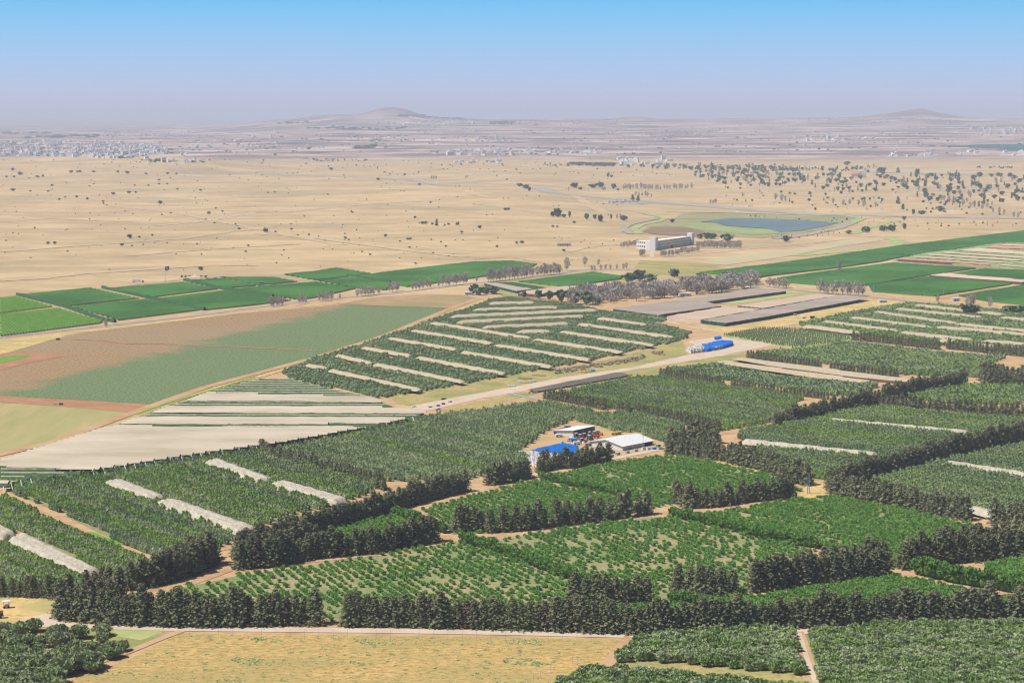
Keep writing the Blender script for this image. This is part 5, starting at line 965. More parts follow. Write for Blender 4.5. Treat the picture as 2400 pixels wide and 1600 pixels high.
# small weeds and dry tufts in the golden field
TF = [pm('tuft', cloud_geo(240 + i, 16, .5, .5, .55, .3, z0=.05, corek=.1), m_) for i, m_ in enumerate((M['stubble'], M['verge'], M['grass']))]
pts = []
W_ = np.array(wpoly(line(420, 1485, 1100, 1492, 1460, 1500, 1400, 1590, 1330, 1630, 60, 1640, 160, 1596, 300, 1547)))
for _ in range(9000):
    x = random.uniform(W_[:, 0].min(), W_[:, 0].max()); y = random.uniform(W_[:, 1].min(), W_[:, 1].max())
    if inside(W_, np.array([x]), np.array([y]))[0] and random.random() < .8:
        f = float(wave2(x, y, 9, 5, 1.1)); v = 1 if (f > 1.9 or random.random() < .05) else random.choice((0, 2)); s = random.uniform(.35, 1.0) if v != 1 else random.uniform(.5, 1.6)
        s *= (.9 if v == 1 else .6); pts.append((x, y, 0, random.random() * 6.28, s * 1.3, s * 1.3, s * .35, v))
scatter('dry_grass_tufts', TF, pts, 'dry golden tufts and green weeds in the front field', 'grass')

# ------------------------------------------------------------------ far towns
HM = []
def house(i):
    R = random.Random(i); b = MB(); a, c, h = [(14, 11, 7), (20, 12, 9), (11, 11, 5), (26, 14, 6), (15, 14, 15), (12, 9, 11)][i]
    b.box((0, 0, -2), (a, c, h + 2), 0, 0); b.box((0, 0, h), (a * 1.02, c * 1.02, .6), 0, 0); b.box((a * .2, 0, h + .6), (a * .3, c * .5, 2.2), 0, 0)
    for f in range(max(1, int(h // 3.2)) if h > 10 else 0):
        for k in range(int(a // 3.4)):
            x = -a / 2 + 2 + k * 3.4; b.add([(x, -c / 2 - .05, 1 + f * 3.2), (x + 1.5, -c / 2 - .05, 1 + f * 3.2), (x + 1.5, -c / 2 - .05, 2.6 + f * 3.2), (x, -c / 2 - .05, 2.6 + f * 3.2)], [(0, 1, 2, 3)], 1)
    return b.mesh('far_house', [M['house'], M['dark']])
HM = [house(i) for i in range(6)]
hs = []
def town(poly, n, lab, k=1.0, dark=0.25):
    q = np.array(poly, float); x0, y0 = q.min(0); x1, y1 = q.max(0); c = 0
    while c < n:
        x = random.uniform(x0, x1); y = random.uniform(y0, y1)
        if inside(q, np.array([x]), np.array([y]))[0]: c += 1; hs.append((x, y, k * random.uniform(.7, 1.3), lab, random.random() < dark))
town(line(0, 333, 120, 330, 250, 334, 330, 338, 400, 350, 390, 362, 300, 372, 130, 368, 0, 366), 560, 'in the big town behind the left ridge', 1.2, .22); town(line(180, 352, 330, 345, 380, 356, 300, 372, 200, 372), 110, 'in the big town behind the left ridge', 1.1, .3)
town(line(330, 375, 480, 378, 480, 383, 340, 380), 35, 'in the low line right of the big town', .9, .3); town(line(240, 305, 420, 303, 420, 325, 250, 328), 60, 'on the slope above the big town', 1.0, .3); town(line(400, 320, 620, 318, 700, 335, 600, 360, 420, 362), 55, 'scattered right of the big town', 1.1)
town(line(880, 286, 1000, 282, 1140, 284, 1130, 293, 960, 296, 880, 293), 130, 'in the village at the foot of the cone hill', .95, .15); town(line(820, 322, 970, 322, 960, 333, 840, 333), 50, 'in the village below the cone hill', .9, .2); town(line(1040, 318, 1190, 322, 1180, 335, 1000, 334), 40, 'in the hamlet right of the cone hill', .9, .2)
town(line(1045, 352, 1200, 350, 1420, 353, 1410, 362, 1200, 366, 1040, 364), 95, 'in the long white settlement in the middle of the plain', 1.25, .12); town(line(1200, 283, 1500, 285, 1490, 292, 1200, 294), 45, 'along the centre horizon', .9, .25); town(line(1300, 300, 1700, 310, 1650, 322, 1280, 315), 35, 'scattered right of centre on the far plain', .8, .15)
town(line(1850, 322, 2060, 322, 2040, 335, 1860, 335), 60, 'in the village right of centre on the far plain', 1.1, .15); town(line(1800, 275, 2250, 276, 2240, 288, 1820, 288), 70, 'below the pointed hill', .9, .2); town(line(2270, 298, 2420, 294, 2420, 318, 2300, 320), 55, 'in the village at the right edge', 1.1, .3)
town(line(2080, 364, 2190, 362, 2190, 368, 2080, 368), 16, 'in the white row above the ruined town', 1.4, .05); town(line(2200, 356, 2420, 356, 2420, 368, 2240, 364), 14, 'near the far dark crops', 1.1, .05); town(line(1440, 374, 1580, 372, 1560, 388, 1460, 390), 26, 'in the white compound behind the ruined town', 1.3, .08)
town(line(1050, 376, 1180, 378, 1180, 384, 1050, 382), 14, 'near the straight tree line', 1.1, .2); town(line(640, 340, 760, 345, 760, 352, 640, 350), 12, 'scattered left of centre', 1.0, .1)
town(line(300, 312, 900, 300, 2420, 292, 2420, 352, 1500, 366, 420, 366), 330, 'scattered alone over the far plain', .8, .45)
hs = [h + (P(h[0], h[1]),) for h in hs]; white = [h for h in hs if not h[4]]; darkp = [h for h in hs if h[4]]; white.sort(key=lambda h: h[5].y / h[2]); ST6 = []
for i, (x, y, k, lab, _, p) in enumerate(white):
    v = random.choices(range(6), weights=(5, 4, 4, 2, 1, 2))[0]; s = k * random.uniform(.8, 1.1); r = random.uniform(-.6, .6)
    if i < 300: tag(link('far_house', HM[v], None, p, r, s), 'white flat roofed house ' + lab, 'house', 'white houses ' + lab)
    else: ST6.append((p.x, p.y, p.z, r, s, s, s, v))
scatter('far_houses', HM, ST6, 'smallest white houses of the far towns under the haze', 'houses')
ST7 = []
for x, y, k, lab, _, p in darkp:
    for q in range(2): s = random.uniform(.7, 1.5); ST7.append((p.x + random.uniform(-40, 40), p.y + random.uniform(-60, 60), p.z, 0, s * 1.5, s, s * .8, random.randrange(4)))
for a, b, n in ((line(60, 321, 240, 316, 240, 322, 60, 326), 0, 60), (line(0, 312, 120, 310, 120, 314, 0, 316), 0, 30), (line(660, 286, 720, 286, 740, 290, 650, 291), 0, 20), (line(1150, 286, 1210, 285, 1200, 293, 1150, 292), 0, 50), (line(920, 270, 1010, 271, 1100, 279, 1000, 277, 930, 274), 0, 70), (line(780, 297, 960, 300, 900, 306, 700, 303), 0, 40), (line(840, 345, 880, 343, 870, 348, 830, 349), 0, 25), (line(1340, 385, 1440, 386, 1440, 390, 1340, 389), 0, 20)):
    q = np.array(a, float); c = 0
    while c < n:
        x = random.uniform(q[:, 0].min(), q[:, 0].max()); y = random.uniform(q[:, 1].min(), q[:, 1].max())
        if inside(q, np.array([x]), np.array([y]))[0]: c += 1; p = P(x, y); s = random.uniform(1.5, 3); ST7.append((p.x, p.y, p.z, 0, s * 2, s, s * .7, random.randrange(4)))
scatter('far_woods', FTR, ST7, 'dark woods and gardens of the far plain under the haze', 'woods')

# ------------------------------------------------------------------ buildings and small things
def E(name, label, cat, loc, rz=0.0, group=None): o = link(name, None, None, loc, rz); return tag(o, label, cat, group)
def frame2(a, b):
    A, Bq = P(*a), P(*b); d = Bq - A; return A, math.atan2(d.y, d.x), d.length
# white barn: local x along the long front wall, y to the back
o, rz, L_ = frame2((1459, 1056), (1531, 1042)); W_ = 28.0; hw, hr = 3.0, 5.8
e = E('barn', 'large white barn with a low gabled roof and an open right hand bay', 'barn', o, rz)
b = MB(); t = .2
b.add([(0, 0, 0), (0, W_, 0), (0, W_, hw), (0, W_ / 2, hr), (0, 0, hw)], [(4, 3, 2, 1, 0)]); b.add([(L_, 0, 0), (L_, W_, 0), (L_, W_, hw), (L_, W_ / 2, hr), (L_, 0, hw)], [(0, 1, 2, 3, 4)])
b.add([(0, 0, 0), (L_ * .72, 0, 0), (L_ * .72, 0, hw), (0, 0, hw), (L_ * .96, 0, 0), (L_, 0, 0), (L_, 0, hw), (L_ * .96, 0, hw), (0, W_, 0), (L_, W_, 0), (L_, W_, hw), (0, W_, hw)], [(0, 1, 2, 3), (4, 5, 6, 7), (11, 10, 9, 8)])
b.build('wall', M['white'], e)
b = MB().box((L_ * .84, W_ * .25, 0.01), (L_ * .24, .3, hw)); b.box((L_ * .72, W_ * .12, 0), (.2, W_ * .24, hw)); b.build('bay_shade_panels', M['dark'], e)  # near-black panels set into the open bay, its shade given as colour
b = MB(); ov = .9
for s in (0, 1):
    y0 = -ov if s == 0 else W_ + ov; zz = hw - ov * (hr - hw) / (W_ / 2)
    b.add([(-ov, y0, zz + .15), (L_ + ov, y0, zz + .15), (L_ + ov, W_ / 2, hr + .15), (-ov, W_ / 2, hr + .15), (-ov, y0, zz - .05), (L_ + ov, y0, zz - .05), (L_ + ov, W_ / 2, hr - .05), (-ov, W_ / 2, hr - .05)], [(0, 1, 2, 3), (7, 6, 5, 4), (0, 4, 5, 1), (1, 5, 6, 2), (0, 3, 7, 4)])
b.build('roof', M['white'], e); MB().box((L_ / 2, -ov - .06, hw - ov * .2 - .12), (L_ + 2 * ov, .1, .25)).build('eave_trim', M['orange'], e)
MB().box((L_ * .25, -.05, 0), (3, .08, 2.4)).build('door', M['skyb'], e)
# open machine shed
o, rz, L_ = frame2((1344, 1023), (1394, 1012)); e = E('machine_shed', 'white open-fronted machine shed with a single slope roof', 'shed', o, rz)
D_ = 14; h0, h1 = 4.4, 3.0; b = MB()
for x in (0, L_ * .5, L_): b.add([(x, 0, 0), (x, D_, 0), (x, D_, h1), (x, 0, h0), (x + .15, 0, 0), (x + .15, D_, 0), (x + .15, D_, h1), (x + .15, 0, h0)], [(0, 1, 2, 3), (7, 6, 5, 4), (0, 3, 7, 4)])
b.add([(0, D_, 0), (L_, D_, 0), (L_, D_, h1), (0, D_, h1)], [(0, 1, 2, 3)]); b.build('wall', M['white'], e)
MB().add([(-1, -1.2, h0 + .2), (L_ + 1, -1.2, h0 + .2), (L_ + 1, D_ + .6, h1 + .1), (-1, D_ + .6, h1 + .1), (-1, -1.2, h0 - .05), (L_ + 1, -1.2, h0 - .05), (L_ + 1, D_ + .6, h1 - .1), (-1, D_ + .6, h1 - .1)], [(0, 1, 2, 3), (7, 6, 5, 4), (0, 4, 5, 1), (0, 3, 7, 4)]).build('roof', M['white'], e)
MB().box((L_ * .75, D_ * .55, 0.02), (L_ * .42, .2, 3.2)).build('bay_shade_sheet', M['dark'], e)  # near-black sheet halfway in: the shed's inner shade put in as colour
# fruit crates
def crate_mesh(m, nm):
    b = MB(); s, h, t = 1.15, .78, .09
    for x, y, a, c in ((0, -s / 2 + t / 2, s, t), (0, s / 2 - t / 2, s, t), (-s / 2 + t / 2, 0, t, s - 2 * t - .004), (s / 2 - t / 2, 0, t, s - 2 * t - .004)): b.box((x, y, .1), (a, c, h - .1))
    b.box((0, 0, .14), (s - 2 * t - .01, s - 2 * t - .01, .05))
    for x in (-.45, 0, .45): b.box((x, 0, 0), (.14, s - .02, .098))
    return b.mesh(nm, m)
CRB, CRW = crate_mesh(M['blue'], 'blue crate'), crate_mesh(M['crw'], 'white crate'); crates = []
def crate_field(poly, col, hts, lab, dirp):
    W2 = np.array(wpoly(poly)); a, bq = P(*dirp[0]), P(*dirp[1]); d = np.array([bq.x - a.x, bq.y - a.y]); d /= np.linalg.norm(d); n = np.array([-d[1], d[0]])
    s = W2 @ d; t = W2 @ n; g = 1.26; SS = np.arange(s.min(), s.max(), g); TT = np.arange(t.min(), t.max(), g); G_ = {}
    for i, ss in enumerate(SS):
        for j, tt in enumerate(TT):
            q = ss * d + tt * n
            if inside(W2, np.array([q[0]]), np.array([q[1]]))[0]: G_[i, j] = (q, hts[0] if random.random() > .18 + .25 * hts[1] else hts[0] - random.randint(0, 1 + hts[1]))
    for (i, j), (q, k) in G_.items():
        for z in range(max(k, 1)):
            nb = [G_.get((i + u, j + v), (0, 0))[1] for u, v in ((1, 0), (-1, 0), (0, 1), (0, -1))]
            if z == k - 1 or min(nb) <= z:
                c = col if not callable(col) else col(i, j, len(SS), len(TT)); crates.append((q[0], q[1], z * .79, math.atan2(d[1], d[0]) + random.uniform(-.03, .03), c, lab))
crate_field(line(1240, 1066, 1318, 1047, 1354, 1055, 1354, 1066, 1310, 1072), 'b', (4, 0), 'in the big blue block left of the barn', ((1310, 1070), (1354, 1060)))
crate_field(line(1203, 1074, 1215, 1066, 1240, 1066, 1310, 1073, 1296, 1086, 1262, 1094, 1225, 1084), 'w', (4, 2), 'in the white block in front of the blue crates', ((1310, 1070), (1354, 1060)))
crate_field(line(1608, 824, 1645, 814, 1652, 824, 1618, 828), 'w', (5, 2), 'in the stack beside the wide dirt road', ((1652, 824), (1716, 811)))
crate_field(line(1645, 814, 1690, 804, 1716, 805, 1716, 811, 1685, 820, 1652, 825), lambda i, j, a, c: 'w' if (j < 2 and random.random() < .3) or random.random() < .03 else 'b', (4, 0), 'in the stack beside the wide dirt road', ((1652, 824), (1716, 811)))
crate_field(line(1674, 793, 1688, 790, 1690, 794, 1678, 797), 'b', (2, 0), 'in the small heap behind the big stack', ((1674, 795), (1690, 793)))
cyv = np.array([math.hypot(c[0], c[1]) - c[2] * 2 for c in crates]); od = np.argsort(cyv); ST8 = []; print('crates', len(crates))
for n_, i in enumerate(od):
    x, y, z, r, c, lab = crates[i]
    if n_ < 300: tag(link('crate', CRB if c == 'b' else CRW, None, (x, y, z), r), ('blue' if c == 'b' else 'whitish') + ' slatted fruit crate ' + lab, 'crate', ('blue' if c == 'b' else 'whitish') + ' crates ' + lab)
    else: ST8.append((x, y, z, r, 1, 1, 1, 0 if c == 'b' else 1))
scatter('crates', [CRB, CRW], ST8, 'blue and white fruit crates deeper in the stacks', 'crates')
# tractors, trailers, sprayers and heaps in the yard
def tractor(px, body, lab, rz, s=1.0):
    e = E('tractor', lab, 'tractor', P(*px), rz); e.scale = (s,) * 3
    MB().box((.9, 0, .7), (1.7, .8, .8), taper=.9).box((-.5, 0, .6), (1.3, 1.0, .6)).build('body', body, e); MB().box((-.5, 0, 1.2), (1.2, 1.2, 1.1), taper=.9).build('cab', M['glass'], e); MB().box((-.5, 0, 2.31), (1.3, 1.3, .1)).build('cab_roof', M['white'], e)
    for x, y, r in ((-.7, .75, .75), (-.7, -.75, .75), (1.3, .6, .45), (1.3, -.6, .45)): w_ = MB().cyl((x, y - .18, r), (x, y + .18, r), r, n=12).build('wheel', M['rubber'], e); MB().cyl((x, y - .2, r), (x, y + .2, r), r * .45, n=8).build('rim', M['yellow'], w_)
for px, c, lab, r in (((1353, 1026), M['red'], 'red tractor at the left end of the machine shed', .4), ((1362, 1029), M['red'], 'red tractor in front of the shed divider', .7), ((1372, 1027), M['red'], 'red tractor second from the yellow one', .2), ((1384, 1023), M['yellow'], 'yellow tractor in front of the shed', .5), ((1394, 1022), M['bluem'], 'blue grey tractor right of the yellow one', 1.0), ((1404, 1020), M['orange'], 'orange tractor right of the shed', -.3), ((1383, 1031), M['green'], 'small green tractor in the middle of the yard', .9), ((1366, 1038), M['orange'], 'orange tractor behind the blue crates', .3)):
    tractor(px, c, lab, r, 1.5)
def trailer(px, m, lab, rz, s=1.5, dims=(3.0, 1.6, .9)):
    e = E('trailer', lab, 'trailer', P(*px), rz); e.scale = (s,) * 3
    MB().box((0, 0, .6), dims).build('box', m, e)
    MB().cyl((dims[0] / 2, 0, .65), (dims[0] / 2 + 1.2, 0, .5), .06).build('drawbar', M['metal'], e)
    for x in (-.8, .8):
        for y in (-.85, .85): MB().cyl((x, y - .12, .38), (x, y + .12, .38), .38, n=10).build('wheel', M['rubber'], e)
for px, m_, lab, r in (((1440, 1019), M['yellow'], 'yellow sprayer trailer behind the barn', .2), ((1448, 1018), M['yellow'], 'yellow trailer nearest the barn roof', .3), ((1305, 1017), M['blue'], 'blue trailer at the orchard corner of the yard', .2), ((1316, 1016), M['blue'], 'second blue trailer beside the orchard corner', .4), ((1330, 1005), M['violet'], 'violet grey trailer at the back of the yard', .3), ((1345, 1035), M['blue'], 'blue trailer between the crates and the tractors', .1), ((1378, 1045), M['metal'], 'grey trailer beside the front conifers', .3), ((1352, 1042), M['white'], 'white trailer right of the blue crate block', .2), ((1310, 1024), M['white'], 'white trailer at the left side of the yard', .2), ((1398, 1026), M['red'], 'red trailer under the shed corner', -.2), ((1320, 1010), M['wood'], 'dark flat trailer behind the shed', .5)):
    trailer(px, m_, lab, r)
HP = [(1448, 1066, M['bluem'], 'steel frame stack by the barn corner'), (1470, 1062, M['metal'], 'grey box row against the barn wall'), (1490, 1058, M['metal'], 'grey bin by the barn wall'), (1508, 1054, M['white'], 'white tank below the barn bay'), (1519, 1054, M['white'], 'white bin right of the barn bay'), (1533, 1053, M['blue'], 'small blue container by the lane'), (1543, 1047, M['green'], 'green container beside the parked car'), (1436, 1062, M['wood'], 'brown pallet stack at the barn corner')]
for x, y, m_, lab in HP:
    e = E('container', lab, 'container', P(x, y), .7); MB().box((0, 0, .12), (2.6, 1.8, 1.5)).build('body', m_, e); MB().box((0, 0, 1.63), (2.7, 1.9, .12)).build('lid', M['metal'], e); MB().box((-.8, 0, 0), (.2, 1.7, .118)).box((.8, 0, 0), (.2, 1.7, .118)).build('skid', M['wood'], e)
for k in range(26):
    x, y = random.uniform(1300, 1420), random.uniform(1008, 1050)
    if y > 1072 - (x - 1240) * .25 - 10 and x < 1360: y -= 14
    if 1330 < x < 1400 and y < 1024: continue
    c = ('crw', 'blue', 'red', 'wood', 'metal', 'orange')[k % 6]; e = E('pallet_load', {'crw': 'whitish', 'blue': 'blue', 'red': 'red', 'wood': 'brown', 'metal': 'grey', 'orange': 'orange'}[c] + f' pallet load standing in the farm yard, {nth(k + 1)} of many', 'pallet', P(x, y), random.random() * 3, 'pallet loads in the farm yard')
    MB().box((0, 0, .15), (random.uniform(1.2, 2.4), 1.2, random.uniform(.5, 1.6)), taper=.95).build('load', M[c], e); MB().box((0, 0, 0), (1.6, 1.2, .145)).build('pallet', M['wood'], e)
def car(px, m_, lab, rz, s=1.0):
    e = E('car', lab, 'car', P(*px), rz); e.scale = (s,) * 3
    MB().box((0, 0, .35), (4.2, 1.75, .65), taper=.96).build('body', m_, e); MB().box((-.3, 0, 1.0), (2.3, 1.6, .6), taper=.78).build('cabin', M['glass'], e); MB().box((-.3, 0, 1.605), (1.75, 1.2, .05)).build('roof', m_, e)
    for x in (-1.35, 1.35):
        for y in (-.8, .8): MB().cyl((x, y - .1, .34), (x, y + .1, .34), .34, n=10).build('wheel', M['rubber'], e)
car((1549, 1053), M['metal'], 'silver car parked on the lane right of the barn', .5)
car((1028, 962), M['dark'], 'black car parked at the end of the wide dirt road', .9, 1.0)
for px, m_, lab in (((1038, 937), M['dark'], 'dark flat trailer at the verge of the wide dirt road'), ((1039, 948), M['dark'], 'black trailer in the middle of the machinery group'), ((1027, 952), M['violet'], 'violet grey implement beside the black trailer'), ((1008, 955), M['metal'], 'small grey implement at the left of the machinery group'), ((1055, 943), M['metal'], 'pale grey trailer on the edge of the dirt road'), ((970, 954), M['white'], 'white trailer at the corner of the net canopy'), ((1042, 935), M['metal'], 'small grey trailer by the road verge'), ((1030, 965), M['white'], 'small white trailer behind the black car')): trailer(px, m_, lab, random.uniform(-.3, .8), .85)
trailer((1904, 746), M['dark'], 'dark trailer beside the gravel road at right', .3, 1.6); trailer((1884, 746), M['white'], 'white trailer beside the gravel road at right', .3, 1.2); trailer((1864, 739), M['metal'], 'grey trailer next to the long net house', .2, 1.2)
trailer((143, 949), M['dark'], 'black wagon on the red track at left', .2, 1.0); trailer((129, 947), M['white'], 'white wagon on the red track at left', .2, .8); trailer((136, 797), M['dark'], 'dark wagon at the tip of the brown field', .1, 1.2)
def stackbox(px, m_, lab, n=6, sp=1.4):
    e = E('crate_group', lab, 'crate pile', P(*px)); 
    for i in range(n): MB().box(((i % 3) * 1.5 * sp - 2, (i // 3) * 1.6 * sp - 1, .01), (1.5, 1.4, 1.4), rz=.1 * i).build('bin', m_, e)
for (x, y), m_, lab in (((1366, 873), M['yellow'], 'yellow bins at the left of the group beside the dirt road'), ((1378, 872), M['yellow'], 'yellow bins at the right of the group beside the dirt road'), ((1386, 870), M['blue'], 'blue bins beside the yellow ones'), ((1236, 898), M['yellow'], 'yellow bin pile in the dry grass'), ((1199, 906), M['white'], 'white sack pile by the dirt road'), ((1222, 897), M['white'], 'white rubble pile in the dry grass'), ((1246, 895), M['white'], 'small white tank in the dry grass')): stackbox((x, y), m_, lab)
for i, (x, y) in enumerate(line(1243, 920, 1253, 920, 1265, 916, 1278, 913, 1310, 910, 1318, 908, 1330, 906, 1342, 904, 1355, 901, 1368, 899, 1380, 897, 1392, 894, 1404, 892, 1416, 890, 1428, 888, 1440, 886, 1452, 883, 1464, 881, 1475, 879)):
    c = ('yellow', 'white', 'blue')[(i * 7) % 3]; e = E('net_weight_crate', f'{c} crate holding the edge of the low net, {nth(i + 1)} from the left', 'crate', P(x, y + 1), .6, 'crates along the low net'); MB().box((0, 0, 0.01), (5.5, .9, .8)).build('side', M[c], e); MB().box((0, 0, .82), (5.0, .5, .05)).build('inside', M['dark'], e)
for (x, y), lab in (((1262, 881), 'pile of grey poles in the dry grass, right one'), ((1229, 888), 'pile of grey poles in the dry grass, left one')):
    b = MB(); 
    for i in range(14): b.cyl((-6, (i % 7) * .5, .2 + .35 * (i // 7)), (6, (i % 7) * .5 + random.uniform(-.5, .5), .2 + .35 * (i // 7)), .18, n=5)
    tag(b.build('pole_pile', M['wood'], None, P(x, y), -.3), lab, 'pole pile')
pts = []
BR = [pm('brush heap', cloud_geo(260 + i, 60, 1.8, 1.6, 2.0, .5), M['brush']) for i in range(3)]
for l, n in ((line(1300, 872, 1380, 860, 1450, 850, 1510, 838), 90), (line(1530, 830, 1555, 826), 16)):
    for p in along(l, .9, 1.3)[:700]: s = random.uniform(.5, 1.2); pts.append((p.x, p.y + random.uniform(-16, 14), 0, random.random() * 6, s, s, s * .6, random.randrange(3)))
scatter('brush_heap', BR, pts, 'long heap of dead brush between the striped orchard and the dirt road', 'brush')
# blue tank top, huts
def hut(px, L_, W_, h, lab, rz=.5, m_='white', roof='white', name='hut'):
    e = E(name, lab, name.replace('_', ' '), P(*px), rz); MB().box((0, 0, -.3), (L_, W_, h + .3)).build('wall', M[m_], e); MB().box((0, 0, h + .01), (L_ + .8, W_ + .8, .25)).build('roof', M[roof], e)
    MB().box((-L_ * .2, -W_ / 2 - .03, 0), (1.2, .05, 2.1)).build('door', M['dark'], e); MB().box((L_ * .22, -W_ / 2 - .03, 1.0), (1.4, .05, .9)).build('window', M['dark'], e); return e
hut((1098, 691), 9, 5, 3.2, 'small white hut beside the dark pines', .1); hut((2239, 706), 8, 5, 3.5, 'white and blue pump house beside the right road', .3, 'skyb'); hut((2068, 709), 9, 5, 3, 'low white hut beside the gravel road junction', .2); hut((1543, 763), 5, 4, 3, 'small white shed right of the striped orchard', .3)
hut((1605, 694), 14, 6, 3.5, 'white shed inside the grey grove', .3); hut((1588, 692), 6, 5, 3, 'small white cabin at the left of the grove clearing', .3)
# lorry trailer near the flagpole
p = P(320, 662); e = E('truck', 'white long truck parked on the track left of the flagpole', 'truck', p, .06); MB().box((0, 0, 1.0), (11, 2.6, 2.9)).build('box_body', M['white'], e); MB().box((8.2, 0, .6), (2.6, 2.4, 2.2), taper=.9).build('cab', M['violet'], e)
for x in (-4, -2.5, 7.8): MB().cyl((x, -1.3, .5), (x, 1.3, .5), .5, n=10).build('wheel', M['rubber'], e)
# flagpole
p = P(387, 661); k = ppm(p.y); h = 40 / k; e = E('flagpole', 'tall white flagpole flying a blue flag at the edge of the vineyards', 'flagpole', p); MB().cyl((0, 0, 0), (0, 0, h), .5, .3, n=8).build('pole', M['white'], e)
fw, fh = 9.0 / k, 9.0 / k; V = []; n = 8
for i in range(n + 1):
    for z in (h - 3.2 / k, h - 3.2 / k - fh): V.append((.5 + fw * i / n, 1.0 * math.sin(i * 1.1), z - .5 * math.sin(i * .7)))
f = link('flag', mesh_np('flag', V, [(2 * i, 2 * i + 2, 2 * i + 3, 2 * i + 1) for i in range(n)], M['flag']), e)
MB().cyl((.5 + fw * .5, 0.75, h - 3.2 / k - fh * .5), (.5 + fw * .5, -1.05, h - 3.2 / k - fh * .5), fw * .17, n=8).build('emblem', M['white'], f)
# pavilion garden
p = P(456, 655); e = E('pavilion', 'open pavilion with a grey tent roof beside the vineyards', 'pavilion', p); b = MB(); b.add([(-9, -6, 3), (9, -6, 3), (9, 6, 3), (-9, 6, 3), (0, 0, 6.5)], [(0, 1, 4), (1, 2, 4), (2, 3, 4), (3, 0, 4), (3, 2, 1, 0)]); b.build('roof', M['rubble'], e)
for x in (-8, 8):
    for y in (-5, 5): MB().cyl((x, y, 0), (x, y, 3), .2, n=6).build('post', M['wood'], e)
for i, x in enumerate((426, 435, 445, 451, 462, 471, 482)): single(x, 651, 6, 6, FTR[i % 4], 'garden_tree', 'small round garden tree behind the pavilion', 'tree', group='garden trees behind the pavilion')
for i, (x, y) in enumerate(((488, 655), (496, 656), (504, 654), (515, 655), (522, 652))): hut((x, y), 6, 3, 2.0, f'low white garden hut right of the pavilion, {nth(i + 1)} from the left', .2, 'house', 'white' if i % 2 else 'green')
hut((613, 667), 7, 5, 3.5, 'tiny dark blue cabin on the bare patch between vineyards', .2, 'bluem', 'bluem'); patch('bare_patch', line(592, 668, 604, 662, 640, 667, 625, 671), M['pale'], 0.3)
# lamp masts, poles
def lamp(px, top, lab, lattice, col='orange'):
    p = P(*px); h = (px[1] - top) / ppm(p.y); e = E('lamp_mast', lab, 'lamp mast', p)
    if lattice:
        b = MB(); w_ = .7
        for x, y in ((-w_, -w_), (w_, -w_), (w_, w_), (-w_, w_)): b.cyl((x, y, 0), (x * .4, y * .4, h), .11, n=4)
        n = 9
        for i in range(n):
            z0, z1 = h * i / n, h * (i + 1) / n; a, c = w_ * (1 - .6 * i / n), w_ * (1 - .6 * (i + 1) / n)
            b.cyl((-a, -a, z0), (c, -c, z1), .06, n=4).cyl((a, -a, z0), (c, c, z1), .06, n=4).cyl((a, a, z0), (-c, c, z1), .06, n=4).cyl((-a, a, z0), (-c, -c, z1), .06, n=4)
        b.build('lattice', M['bluem'], e)
    else: MB().cyl((0, 0, 0), (0, 0, h), .22, .15, n=6).build('pole', M['metal'], e)
    MB().cyl((-1.9, 0, h - .2), (1.9, 0, h - .2), .1, n=5).build('crossarm', M['metal'], e)
    for s in (-1, 1): MB().ball((s * 1.9, 0, h + .25), .48).build('lamp', M[col], e)
lamp((1755, 1093), 1048, 'blue lattice mast with two whitish lamps in front of the conifer mass', True, 'white'); lamp((1895, 1157), 1107, 'blue lattice mast with two orange lamps at the track junction', True); lamp((2173, 1203), 1165, 'slim grey mast with two orange lamps in front of the descending conifer row', False); lamp((367, 1312), 1286, 'slim mast with two white lamps above the left orchard track', False, 'white'); lamp((470, 1325), 1264, 'mast with white lamps rising behind the left conifer block', False, 'white')
def pole(px, top, lab, r=.16):
    p = P(*px); h = (px[1] - top) / ppm(p.y); e = E('utility_pole', lab, 'utility pole', p); MB().cyl((0, 0, 0), (0, 0, h), r, r * .7, n=6).build('pole', M['metal'], e); MB().box((0, 0, h - .8), (2.2, .12, .12)).build('crossarm', M['metal'], e)
    for s in (-1, 0, 1): MB().cyl((s * .9, 0, h - .68), (s * .9, 0, h - .35), .08, n=5).build('insulator', M['white'], e)
for px, top, lab in (((1253, 1103), 1056, 'thin pole in front of the white crates'), ((1507, 1054), 1008, 'pole rising in front of the barn roof'), ((2047, 690), 667, 'thin pole at the left end of the roadside by the grey net house'), ((1869, 672), 652, 'thin pole between the bare trees'), ((2211, 694), 680, 'thin pole at the vineyard edge'), ((2242, 704), 684, 'pole beside the pump house'), ((337, 745), 740, 'short post at the vineyard edge, right one'), ((177, 762), 755, 'short post at the vineyard edge, left one'), ((984, 682), 664, 'thin pole by the sixth roadside clump'), ((2167, 694), 688, 'short pole in front of the vineyard')): pole(px, top, lab)
